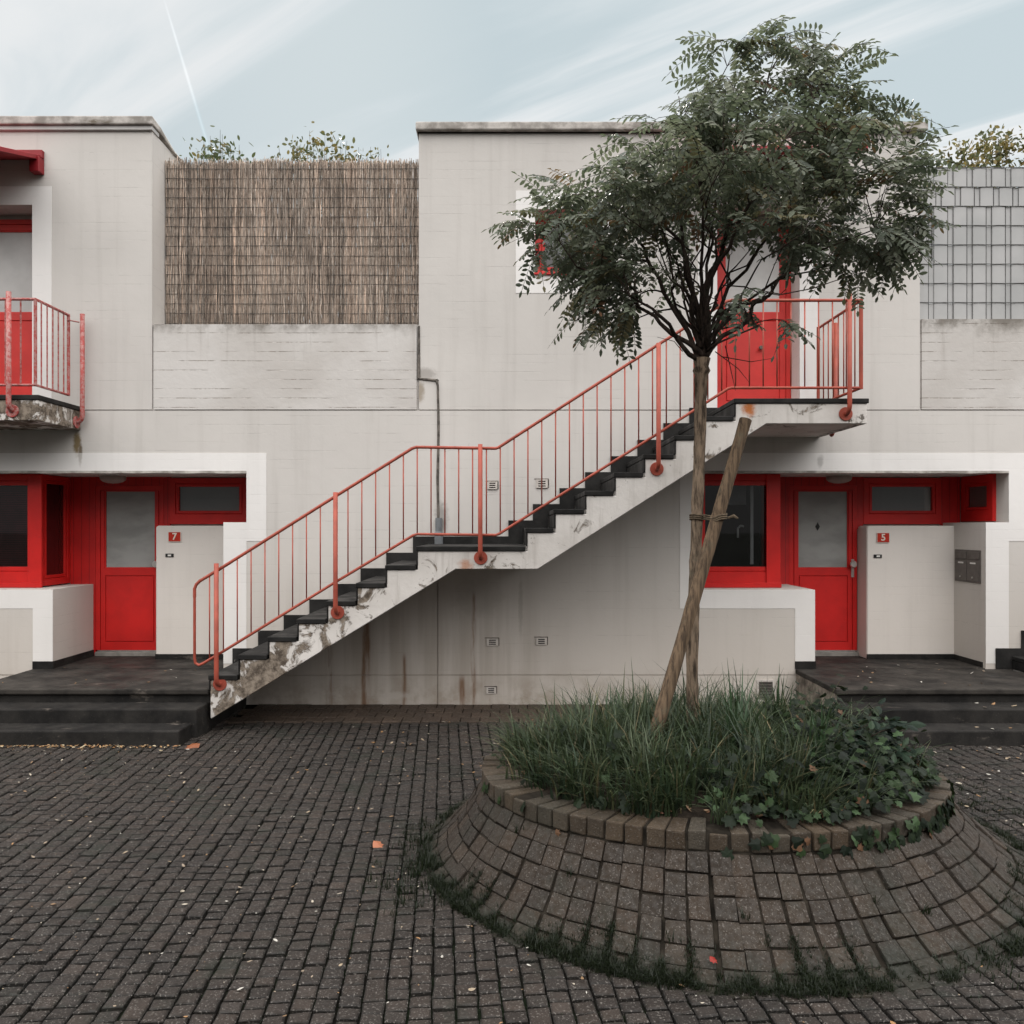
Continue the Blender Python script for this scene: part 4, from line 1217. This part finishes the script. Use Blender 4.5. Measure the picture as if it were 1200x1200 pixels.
# a few big clumps of broad grass stand up above the rest
for i, (u, v, n, hgt, lab) in enumerate((
        (720, 850, 26, 0.40, 'low broad-bladed grass clump standing left of the leaning stake'),
        (868, 880, 34, 0.62, 'tall broad-bladed grass clump just right of the tree trunk'),
        (958, 905, 30, 0.55, 'tall arching grass clump rising from the ivy at the right of the planter'),
        (912, 850, 22, 0.50, 'upright grass clump behind the tall one, near the wall grating'))):
    Yd = (5.75, 5.15, 4.95, 5.75)[i]
    Yd -= 0.3; x = (u - 600) * Yd / 955
    m = MB(); cc = []
    r = math.hypot((x - PX) / AX, (Yd - PY) / AY) * RR
    for _ in range(n):
        vv = g.uniform(0.7, 1.25)
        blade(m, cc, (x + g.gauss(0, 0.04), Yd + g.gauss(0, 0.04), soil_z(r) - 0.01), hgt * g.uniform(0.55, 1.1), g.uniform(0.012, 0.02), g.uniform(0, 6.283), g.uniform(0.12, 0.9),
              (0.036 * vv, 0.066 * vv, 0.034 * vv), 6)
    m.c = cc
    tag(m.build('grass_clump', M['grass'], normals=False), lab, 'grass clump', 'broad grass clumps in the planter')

IVY = [(0, -0.35), (0.28, -0.42), (0.5, -0.2), (0.36, 0.05), (0.48, 0.34), (0.2, 0.28), (0, 0.62), (-0.2, 0.28), (-0.48, 0.34), (-0.36, 0.05), (-0.5, -0.2), (-0.28, -0.42)]
OVAL = [(0, -0.5), (0.2, -0.3), (0.27, 0.0), (0.18, 0.3), (0, 0.55), (-0.18, 0.3), (-0.27, 0.0), (-0.2, -0.3)]
def leaf(mb, cols, p, nrm_, s, spin, col, shape=IVY, cup=0.12):
    n = Vector(nrm_).normalized(); a = n.orthogonal().normalized(); b = n.cross(a)
    ca, sa = math.cos(spin), math.sin(spin)
    ax = a * ca + b * sa; bx = b * ca - a * sa
    vs = [Vector(p) + n * (cup * 0.3 * s)]
    for (x, y) in shape: vs.append(Vector(p) + (ax * x + bx * y) * s - n * (cup * s * (abs(x) * 1.2)))
    k = len(shape)
    mb.add(vs, [(0, 1 + i, 1 + (i + 1) % k) for i in range(k)])
    cols += [(*col, 1)] * (k + 1)

g = random.Random(33)
mb = MB(); cols = []
n = 0
while n < 2300:
    x, y, r = pt_in_disk(g, 1.46)
    w = 1.0 if (x > 0.42 and y < 0.5) else (0.4 if (x > -0.2 and y < -0.85) else (0.8 if x > 0.7 else 0.04))
    if w < 0.5 and g.random() > w: continue
    if w >= 0.5 and g.random() > w: continue
    n += 1
    lift = abs(g.gauss(0, 0.09)) * (1.0 if r < 1.2 else 0.35) * (1.6 if x > 0.5 else 1)
    z = max(soil_z(min(r, 1.3)), 0.50) + 0.015 + lift
    if r > 1.40: z = 0.47 - g.uniform(0, 0.10)
    c = g.choice([(0.010, 0.016, 0.009), (0.013, 0.021, 0.010), (0.008, 0.012, 0.008), (0.011, 0.017, 0.010), (0.022, 0.038, 0.016)])
    if g.random() < 0.05: c = (0.045, 0.075, 0.036)
    if g.random() < 0.025: c = (0.10, 0.055, 0.032)
    o_ = Vector((x, y, 0)).normalized()
    nn = Vector((g.gauss(0, 0.45), g.gauss(-0.25, 0.45), 1.0)) + o_ * (0.25 if r < 1.3 else 0.9)
    if r > 1.40: nn = o_ + Vector((g.gauss(0, .3), g.gauss(0, .3), 0.35))
    rr_ = r if r <= 1.40 else 1.475
    leaf(mb, cols, OXY(o_.x * rr_, o_.y * rr_, z), nn, g.uniform(0.035, 0.072), g.uniform(0, 6.28), c)
mb.c = cols
tag(mb.build('ivy', M['ivy'], normals=False), 'dark ivy trailing over the right and front of the brick planter', 'ivy', kind='stuff')

# a leafy bush hanging over the right side of the rim
bush = thing('leafy_shrub', (2.35, 5.35, 0.45), 'dark leafy shrub leaning over the right rim of the planter', 'shrub')
g = random.Random(8)
sm = MB(); lm = MB(); lc = []
for i in range(26):
    b0 = Vector((PX + g.uniform(0.62, 1.15), PY + g.uniform(-0.45, 0.35), 0.48))
    out_ = Vector((g.uniform(0.1, 0.9), g.uniform(-0.5, 0.35), 0))
    hgt = g.uniform(0.18, 0.42)
    pts = [b0 + out_ * (0.45 * t * t) + Vector((0, 0, hgt * (1.3 * t - 0.45 * t * t))) for t in (0, .25, .5, .75, 1)]
    sm.tube(pts, [0.005, 0.0045, 0.004, 0.003, 0.002], 5)
    for k in range(18):
        t = g.uniform(0.15, 1.0); q = b0 + out_ * (0.45 * t * t) + Vector((0, 0, hgt * (1.3 * t - 0.45 * t * t)))
        c = g.choice([(0.012, 0.022, 0.015), (0.017, 0.030, 0.019), (0.010, 0.018, 0.013), (0.028, 0.046, 0.027)])
        leaf(lm, lc, q + Vector((g.gauss(0, .035), g.gauss(0, .035), g.gauss(0, .02))), (g.gauss(0, .5), g.gauss(-.3, .5), 1), g.uniform(0.06, 0.10), g.uniform(0, 6.28), c, OVAL)
lm.c = lc
lm.build('foliage', M['ivy'], bush, normals=False); sm.build('stem', M['limb'], bush)

# weeds and moss in the joints round the foot of the planter
g = random.Random(55)
mb = MB(); cols = []
def weed(x, y, z, hmax, n, sp_=0.02):
    for _ in range(n):
        v = g.uniform(0.55, 1.2)
        blade(mb, cols, (x + g.gauss(0, sp_), y + g.gauss(0, sp_), z - 0.004), g.uniform(0.3, 1.0) * hmax, g.uniform(0.003, 0.006), g.uniform(0, 6.28), g.uniform(0.1, 0.9), (0.010 * v, 0.016 * v, 0.008 * v), 3)
for k in range(24000):
    a = g.uniform(0, 2 * math.pi)
    t = g.choice([g.uniform(0.55, 0.9), g.uniform(0.8, 1.0), g.uniform(0.88, 1.06), g.uniform(0.9, 1.06)])
    front = max(0, -math.sin(a))
    if front < 0.05 and g.random() < 0.7: continue
    pn = 1.3 * mnoise.noise((math.cos(a) * 4.2, math.sin(a) * 4.2, 4)) + 0.9 * mnoise.noise((math.cos(a) * 12, math.sin(a) * 12, t * 3)) + 1.25 * (t - 0.88) + 0.18 * front
    if pn < 0.17:
        if g.random() > 0.10 or t < 0.8: continue
    if t < 0.93 and g.random() < 0.7:
        a = even(round(a / (2 * math.pi) * NA) / NA) + g.gauss(0, 0.004)
    r, z = prof(min(t, 1.0)); r += max(0, t - 1.0) * 0.5
    q = OV(a, r, 0)
    vv = g.uniform(0.6, 1.3)
    for _ in range(4):
        blade(mb, cols, (q.x + g.gauss(0, 0.010), q.y + g.gauss(0, 0.010), (z if t < 1 else 0.0) - 0.005), g.uniform(0.015, 0.055) * (g.choice([0.6, 0.9, 1.3]) if t > 0.85 else 0.75), g.uniform(0.002, 0.0045),
              g.uniform(0, 6.28), g.uniform(0.2, 1.3), (0.0105 * vv, 0.0150 * vv, 0.0078 * vv), 2)
def weed_patch(cx, cy, rx, ry_, n, hm):
    for _ in range(n): weed(cx + g.gauss(0, rx), cy + g.gauss(0, ry_), 0, hm, 7)
weed_patch(-0.52, 4.75, 0.11, 0.32, 130, 0.08)
weed_patch(2.95, 4.55, 0.16, 0.22, 110, 0.09)
weed_patch(3.3, 5.9, 0.25, 0.35, 90, 0.05)
weed_patch(2.25, 3.70, 0.25, 0.10, 50, 0.06)
for _ in range(330):
    x, y = g.uniform(-3.5, 3.5), g.uniform(2.9, 8.0)
    if math.hypot((x - PX) / 1.8, (y - PY) / 1.65) < 1.0: continue
    if mnoise.noise((x * 0.8, y * 0.8, 9)) < 0.02: continue
    weed(x, y, -0.012, 0.028, 4, 0.012)
for (a, t) in ((4.05, 0.30), (4.62, 0.42), (5.05, 0.36), (3.75, 0.12), (4.4, 0.62), (5.2, 0.5)):
    r, z = prof(t); q = OV(a, r, z); weed(q.x, q.y, z, 0.07, 12, 0.012)
mb.c = cols
tag(mb.build('joint_weeds', M['grass'], normals=False), 'dark moss and grass growing in the joints at the foot of the planter', 'weeds', kind='stuff')

# fallen leaves
g = random.Random(77)
mb = MB(); cols = []
def litter(x, y, z, s, c):
    leaf(mb, cols, (x, y, z + 0.006 + g.uniform(0, 0.008)), (g.gauss(0, .22), g.gauss(0, .22), 1), s, g.uniform(0, 6.28), c, OVAL, cup=g.uniform(-0.3, 0.4))
PAL = [(0.30, 0.24, 0.17), (0.36, 0.32, 0.26), (0.22, 0.14, 0.08), (0.25, 0.20, 0.15), (0.30, 0.17, 0.08), (0.42, 0.40, 0.36)]
for _ in range(900):
    x, y = g.uniform(-4.6, 3.5), g.uniform(3.0, 7.3)
    if math.hypot((x - PX) / 1.8, (y - PY) / 1.65) < 1.0: continue
    litter(x, y, 0.0, g.choice([g.uniform(0.008, 0.016), g.uniform(0.01, 0.02), g.uniform(0.014, 0.034)]), g.choice(PAL))
for _ in range(190): litter(g.uniform(-5.0, -3.0), 7.37 - abs(g.gauss(0, 0.05)), 0, g.uniform(0.015, 0.042), g.choice([(0.32, 0.20, 0.10), (0.40, 0.33, 0.22), (0.24, 0.13, 0.06)]))
for _ in range(150):
    x, y = g.uniform(2.9, 5.2), g.uniform(5.2, 7.3)
    litter(x, y, 0, g.uniform(0.015, 0.045), g.choice(PAL))
for _ in range(40): litter(g.uniform(-1.6, 1.0), g.uniform(7.4, 8.4), 0, g.uniform(0.02, 0.05), g.choice(PAL))
for _ in range(16): litter(g.uniform(-5.2, -3.1), g.uniform(8.1, 9.5), 0.40, g.uniform(0.015, 0.04), g.choice(PAL))
for _ in range(22): litter(g.uniform(3.6, 5.4), g.uniform(8.0, 9.4), 0.40, g.uniform(0.015, 0.045), g.choice(PAL))
for _ in range(10): litter(g.uniform(4.2, 5.4), g.uniform(7.7, 7.93), 0.268, g.uniform(0.03, 0.06), g.choice(PAL))
for _ in range(6): litter(g.uniform(4.2, 5.4), g.uniform(7.42, 7.64), 0.135, g.uniform(0.03, 0.06), g.choice(PAL))
for _ in range(60):
    a = g.uniform(3.3, 6.1); r = g.uniform(1.02, 1.28); q = OV(a, r, 0); litter(q.x, q.y, 0.50, g.uniform(0.03, 0.06), g.choice([(0.16, 0.085, 0.05), (0.24, 0.16, 0.10), (0.12, 0.06, 0.04)]))
mb.c = cols
tag(mb.build('leaf_litter', M['litter'], normals=False), 'small dry leaves scattered over the dark paving and steps', 'fallen leaves', kind='stuff')
def big_leaf(u, v, s, col, lab, Y=None):
    Y = Y or 955 * EYE / (v - 619); p = at(u, v, Y)
    m = MB(); c = []
    leaf(m, c, (p.x, p.y, p.z + 0.014), (0.15, -0.45, 1), s, g.uniform(0, 6.28), col, [(0, -0.5), (0.22, -0.35), (0.42, -0.1), (0.3, 0.1), (0.34, 0.32), (0.12, 0.3), (0, 0.58), (-0.14, 0.3), (-0.36, 0.28), (-0.28, 0.08), (-0.42, -0.12), (-0.2, -0.36)], 0.25)
    m.c = c
    tag(m.build('fallen_leaf', M['litter'], normals=False), lab, 'leaf', 'larger fallen leaves')
big_leaf(443, 992, 0.082, (0.34, 0.13, 0.07), 'single orange fallen leaf on the dark paving in front of the staircase')
big_leaf(226, 876, 0.13, (0.24, 0.085, 0.04), 'brown curled fallen leaf at the foot of the left entrance steps')
big_leaf(836, 1128, 0.04, (0.22, 0.022, 0.016), 'small red fallen leaf on the planter apron', Y=PY - AY - 1.04 * 0.495 * 0.74)

# ------------------------------------------------------------------ tree
TY = 5.25
def tree():
    g = random.Random(17)
    t = thing('robinia_tree', (1.22, TY, 0.55), 'young tree with feathery dark green crown growing in the brick planter', 'tree')
    tp = lambda u, v, dy=0.0: at(u, v, TY + dy)
    # trunk
    base = [(812, 878), (811.5, 830), (811, 770), (813, 700), (816, 630), (818.5, 560), (820.5, 500), (821.5, 450), (822, 424)]
    pts = []; rs = []
    for i in range(len(base) - 1):
        for k in range(5):
            f = k / 5; u = base[i][0] * (1-f) + base[i+1][0] * f; v = base[i][1] * (1-f) + base[i+1][1] * f
            pts.append(tp(u, v)); rs.append(0.0375 + 0.008 * max(0, (480 - v) / 60) + (0.008 if v > 840 else 0) + g.uniform(-0.002, 0.003) + (0.011 if g.random() < 0.15 else 0))
    pts.append(tp(822, 420)); rs.append(0.056)
    MB().tube(pts, rs, 14, bump=0.05, seed=2).build('trunk', M['bark'], t, smooth=True)
    # crown volume as a union of ellipsoids (centre u,v,dy; radii m)
    K = TY / 955
    lobes = [(905, 120, 0.0, 0.60, 0.60, 0.58), (955, 85, 0.1, 0.30, 0.50, 0.32), (850, 90, -0.1, 0.42, 0.5, 0.36), (840, 215, 0.0, 0.95, 1.05, 0.42), (700, 260, -0.05, 0.52, 0.75, 0.38),
             (985, 235, 0.0, 0.50, 0.8, 0.50), (760, 330, 0.0, 0.46, 0.7, 0.30), (1020, 290, 0.1, 0.28, 0.5, 0.22), (720, 365, -0.1, 0.22, 0.4, 0.24), (640, 270, 0.0, 0.26, 0.4, 0.26),
             (860, 300, 0.1, 0.75, 0.95, 0.34), (885, 370, -0.3, 0.22, 0.35, 0.16), (1005, 165, 0, 0.34, 0.5, 0.4), (1040, 250, 0, 0.26, 0.45, 0.34), (722, 338, -0.1, 0.34, 0.5, 0.28), (800, 250, -0.2, 0.6, 0.6, 0.4)]
    L3 = [(tp(u, v + (28 if v < 200 else 7), dy), Vector((a, b, c))) for (u, v, dy, a, b, c) in lobes]
    def inside(p):
        for c, r in L3:
            d = p - c
            q = (d.x / r.x)**2 + (d.y / r.y)**2 + (d.z / r.z)**2
            if q < 1: return True
        return False
    targets = []
    wts = [r.x * r.y * r.z for c, r in L3]
    while len(targets) < 285:
        c, r = g.choices(L3, [w ** 0.75 for w in wts])[0]
        d = Vector((g.gauss(0, 1), g.gauss(0, 1), g.gauss(0, 1))).normalized() * (g.uniform(0.12, 1.0) ** 0.33) * 0.98
        p = c + Vector((d.x * r.x, d.y * r.y, d.z * r.z))
        # a hollow under the crown where the bare limbs show
        u, v = 600 + p.x * 955 / p.y, 619 - (p.z - EYE) * 955 / p.y
        if v > 275 and abs(u - 835) < 95 and g.random() < 0.88: continue
        if min(((p - q).length for q in targets), default=1) < 0.10: continue
        targets.append(p)
    # limbs
    fork = tp(822, 424)
    ends = [(650, 290, -0.25), (690, 215, 0.35), (735, 330, -0.55), (770, 170, -0.2), (800, 110, 0.3), (850, 80, -0.25), (880, 150, 0.6), (910, 60, 0.05), (945, 110, -0.4), (985, 180, 0.35),
            (1015, 270, -0.15), (1040, 240, 0.3), (930, 280, -0.6), (830, 200, -0.75), (760, 260, 0.7), (960, 320, 0.35)]
    limbs = []
    for (u, v, dy) in ends:
        e = tp(u, v, dy); s0 = fork + Vector((g.uniform(-.03, .03), g.uniform(-.03, .03), g.uniform(-0.05, 0.12)))
        d = e - s0
        m1 = s0 + Vector((d.x * 0.22, d.y * 0.22, d.z * 0.36)) + Vector((g.gauss(0, .03), g.gauss(0, .03), g.gauss(0, .02)))
        m2 = s0 + Vector((d.x * 0.58, d.y * 0.58, d.z * 0.72)) + Vector((g.gauss(0, .05), g.gauss(0, .05), g.gauss(0, .03)))
        ctl = [s0, m1, m2, e]; pts = []
        for k in range(13):
            q = k / 12; a = (1-q)
            pts.append(a**3 * ctl[0] + 3*a*a*q * ctl[1] + 3*a*q*q * ctl[2] + q**3 * ctl[3] + Vector((mnoise.noise((k * 0.45, len(limbs) * 3.1, 0)), mnoise.noise((k * 0.45, len(limbs) * 3.1, 7)), 0.5 * mnoise.noise((k * 0.45, len(limbs) * 3.1, 3)))) * (0.14 * min(1, k / 4)) + Vector((g.gauss(0, .008), g.gauss(0, .008), g.gauss(0, .006))))
        r0 = g.uniform(0.012, 0.019)
        rs = [r0 * (1 - 0.80 * k / 12) for k in range(13)]
        MB().tube(pts, rs, 8, bump=0.06, seed=len(limbs)).build('limb', M['limb'], t, smooth=True)
        limbs.append((pts, rs))
    for _ in range(16):
        e = tp(g.uniform(690, 990), g.uniform(190, 345), g.uniform(-0.7, 0.7)); s0 = fork + Vector((g.uniform(-.04, .04), g.uniform(-.04, .04), g.uniform(0, 0.25))); d = e - s0
        m1 = s0 + Vector((d.x * 0.25, d.y * 0.25, d.z * 0.4)) + Vector((g.gauss(0, .05), g.gauss(0, .05), 0)); m2 = s0 + d * 0.65 + Vector((g.gauss(0, .07), g.gauss(0, .07), .06))
        pts = [(1-q)**3 * s0 + 3*(1-q)**2*q * m1 + 3*(1-q)*q*q * m2 + q**3 * e + Vector((mnoise.noise((q * 4.5, _ * 2.7, 1)), mnoise.noise((q * 4.5, _ * 2.7, 5)), 0.6 * mnoise.noise((q * 4.5, _ * 2.7, 9)))) * (0.20 * min(1, q * 2.5)) for q in [k / 9 for k in range(10)]]
        rs = [g.uniform(0.006, 0.010) * (1 - 0.08 * k) for k in range(10)]
        MB().tube(pts, rs, 6).build('limb', M['limb'], t, smooth=True); limbs.append((pts + pts[-3:], rs + rs[-3:]))
    # twigs carry the feathered leaves
    tw = MB(); lf = MB(); lc = []
    def leaflet(p, d, nrm_, ln, w, col):
        s = d.cross(nrm_).normalized(); n = nrm_
        a = p; b = p + d * (0.5 * ln) + s * (w * 0.5) + n * (0.10 * w); c = p + d * ln - n * (0.12 * ln); e = p + d * (0.5 * ln) - s * (w * 0.5) + n * (0.10 * w)
        b2 = p + d * (0.82 * ln) + s * (w * 0.36) - n * (0.05 * ln); e2 = p + d * (0.82 * ln) - s * (w * 0.36) - n * (0.05 * ln); m1 = p + d * (0.45 * ln) - n * (0.06 * w)
        lf.add([a, b, b2, c, e2, e, m1], [(0, 1, 6), (1, 2, 6), (2, 3, 6), (3, 4, 6), (4, 5, 6), (5, 0, 6)])
        lc.extend([(*col, 1)] * 7)
    def compound(p, d, ln, col):
        d = d.normalized(); npair = g.randint(5, 8)
        sag = g.uniform(0.3, 1.0)
        up = Vector((0, 0, 1)); roll = Vector((g.gauss(0, .35), g.gauss(0, .35), 0))
        prev = p; pts = [p]
        for k in range(1, npair + 2):
            f = k / (npair + 1)
            dd = (d - up * sag * f * 1.2).normalized()
            q = prev + dd * (ln / (npair + 1)); pts.append(q)
            nrm_ = (up + roll - dd * dd.dot(up + roll)).normalized()
            s = dd.cross(nrm_).normalized()
            if k <= npair and f > 0.12:
                for sg in (-1, 1):
                    v = g.uniform(0.8, 1.2)
                    ld = (s * sg + dd * g.uniform(0.25, 0.6) - nrm_ * g.uniform(0.05, 0.45)).normalized()
                    leaflet(q, ld, (nrm_ + Vector((g.gauss(0, .25), g.gauss(0, .25), g.gauss(0, .25)))).normalized(), g.uniform(0.042, 0.060), g.uniform(0.019, 0.026), tuple(c * v for c in col))
            prev = q
        leaflet(prev, (d - up * sag).normalized(), up, 0.05, 0.021, col)
        tw.tube(pts[::2] + ([pts[-1]] if len(pts) % 2 == 0 else []), 0.0016, 3, caps=False)
    for p in targets:
        best = None
        for pts, rs in limbs:
            for k in range(4, 13):
                dd = (pts[k] - p).length + 0.3 * max(0, pts[k].z - p.z + 0.1)
                if best is None or dd < best[0]: best = (dd, pts[k], rs[k])
        s0 = best[1]; d = p - s0
        ctl = s0 + d * 0.5 + Vector((g.gauss(0, .04), g.gauss(0, .04), 0.10 + g.gauss(0, .03)))
        tp_ = [(1-q)**2 * s0 + 2*q*(1-q) * ctl + q*q * p for q in (0, .2, .4, .6, .8, 1.0)]
        r0 = min(best[2] * 0.7, 0.007)
        tw.tube(tp_, [r0 * (1 - 0.75 * k / 5) for k in range(6)], 5, caps=False)
        nl = g.randint(5, 7)
        for k in range(nl):
            q = 0.45 + 0.55 * (k + 0.5) / nl
            c0 = (1-q)**2 * s0 + 2*q*(1-q) * ctl + q*q * p
            tang = (2*(1-q) * (ctl - s0) + 2*q * (p - ctl)).normalized()
            side = tang.cross(Vector((0, 0, 1))); side = side.normalized() if side.length > 0.1 else Vector((1, 0, 0))
            dirn = tang * g.uniform(0.4, 1.0) + side * (1 if k % 2 else -1) * g.uniform(0.4, 1.0) + Vector((g.gauss(0, .25), g.gauss(0, .25), g.uniform(-0.15, 0.45)))
            col = g.choice([(0.115, 0.134, 0.098), (0.148, 0.167, 0.122), (0.086, 0.104, 0.080), (0.205, 0.222, 0.168), (0.122, 0.142, 0.108)])
            if g.random() < 0.08: col = (0.17, 0.15, 0.085)
            if g.random() < 0.025: col = (0.16, 0.085, 0.05)
            compound(c0, dirn, g.uniform(0.18, 0.28), col)
    # dead twigs under the crown
    for (a, b, c) in (((838, 412), (865, 432), (878, 448)), ((850, 405), (858, 440), (862, 458)), ((800, 412), (790, 400), (770, 395)), ((846, 418), (880, 424), (905, 420))):
        tw.tube([tp(*a), tp(*b), tp(*c)], [0.004, 0.003, 0.0015], 4)
    tw.build('twigs', M['limb'], t)
    lf.c = lc
    lf.build('crown', M['leaf'], t, normals=False)
tree()

# stake and its tie
st = thing('tree_stake', at(764, 876, 5.05), 'weathered wooden stake leaning against the tree trunk', 'stake')
g = random.Random(3)
a, b = at(761, 884, 4.98), at(874, 491, 5.14)
pts = [a + (b - a) * (k / 16) for k in range(17)]
MB().tube(pts, [0.0425 + g.uniform(-0.0015, 0.002) - 0.004 * k / 16 for k in range(17)], 16, bump=0.025, seed=6).build('pole', M['stake'], st, smooth=False, bevel=0.004)
tie = MB()
c1 = at(842, 607, 5.095); c2 = at(817, 606, 5.25)
for off in (-0.012, 0.0, 0.013):
    loop = []
    for k in range(25):
        an = 2 * math.pi * k / 24
        loop.append(c1 + Vector((math.cos(an) * 0.049, math.sin(an) * 0.049, off + 0.014 * math.cos(an) + 0.004 * math.sin(3 * an))))
    tie.tube(loop, 0.006, 6)
    loop = []
    for k in range(25):
        an = 2 * math.pi * k / 24
        loop.append(c2 + Vector((math.cos(an) * 0.046, math.sin(an) * 0.046, off + 0.004 * math.sin(2 * an))))
    tie.tube(loop, 0.005, 6)
    tie.tube([c1 + Vector((-0.03, 0.052, off)), c2 + Vector((0.03, -0.045, off))], 0.005, 6)
tie.tube([c1 + Vector((0.05, -0.03, 0)), c1 + Vector((0.085, -0.04, 0.012)), c1 + Vector((0.11, -0.04, -0.004))], [0.007, 0.012, 0.006], 6)
tag(tie.build('rope_tie', M['rope']), 'dark rope tie binding the stake to the trunk', 'rope')

# ------------------------------------------------------------------ shrubs beyond the screens
def far_shrub(x, y, z0, z1, rad, seed, lab, cols_, n=900, s=0.075):
    g = random.Random(seed)
    t = thing('terrace_shrub', (x, y, z0), lab, 'shrub', 'shrubs behind the terrace screens')
    st = MB(); lv = MB(); lc = []
    for i in range(26):
        an = g.uniform(0, 6.283); rr_ = rad * math.sqrt(g.random())
        e = Vector((x + math.cos(an) * rr_, y + 0.5 * math.sin(an) * rr_, z1 - 0.75 * (rr_ / rad) ** 2 * g.uniform(0.3, 1.0) - g.uniform(0, 0.25)))
        b0 = Vector((x + math.cos(an) * rr_ * 0.25, y, z0))
        pts = [b0 + (e - b0) * q + Vector((g.gauss(0, .04), g.gauss(0, .04), 0)) * (1 if 0 < q < 1 else 0) for q in (0, .25, .5, .75, 1)]
        st.tube(pts, [0.012, 0.010, 0.008, 0.005, 0.002], 5)
        for k in range(n // 26):
            q = 1 - 0.6 * g.random() ** 1.3; p = b0 + (e - b0) * q
            c = g.choice(cols_); v = g.uniform(0.7, 1.3)
            leaf(lv, lc, p + Vector((g.gauss(0, .08), g.gauss(0, .08), g.gauss(0, .06))), (g.gauss(0, 1), g.gauss(0, 1), g.gauss(0, 1)), s * g.uniform(0.6, 1.2), g.uniform(0, 6.28), tuple(k_ * v for k_ in c), OVAL)
    lv.c = lc
    st.build('stem', M['limb'], t); lv.build('foliage', M['leaf'], t, normals=False)
GR = [(0.05, 0.07, 0.035), (0.07, 0.085, 0.04), (0.15, 0.12, 0.04), (0.06, 0.075, 0.05)]
YE = [(0.16, 0.13, 0.045), (0.10, 0.10, 0.05), (0.20, 0.15, 0.05), (0.07, 0.08, 0.04)]
far_shrub((262 - 600) * 11 / 955, 11.0, 3.32, EYE + (619 - 152) * 11 / 955, 0.62, 1, 'thin green shrub showing above the left part of the reed screen', GR, 1300)
far_shrub((362 - 600) * 11.3 / 955, 11.3, 3.32, EYE + (619 - 146) * 11.3 / 955, 0.58, 2, 'yellowing shrub showing above the middle of the reed screen', YE, 1700)
far_shrub((432 - 600) * 11.3 / 955, 11.3, 3.32, EYE + (619 - 166) * 11.3 / 955, 0.55, 3, 'low sparse shrub showing above the right part of the reed screen', YE, 900)
far_shrub((1175 - 600) * 12 / 955, 12.0, 3.32, EYE + (619 - 140) * 12 / 955, 1.0, 4, 'sunlit yellow green shrub showing above the grey strip screen', YE, 3600, 0.085)
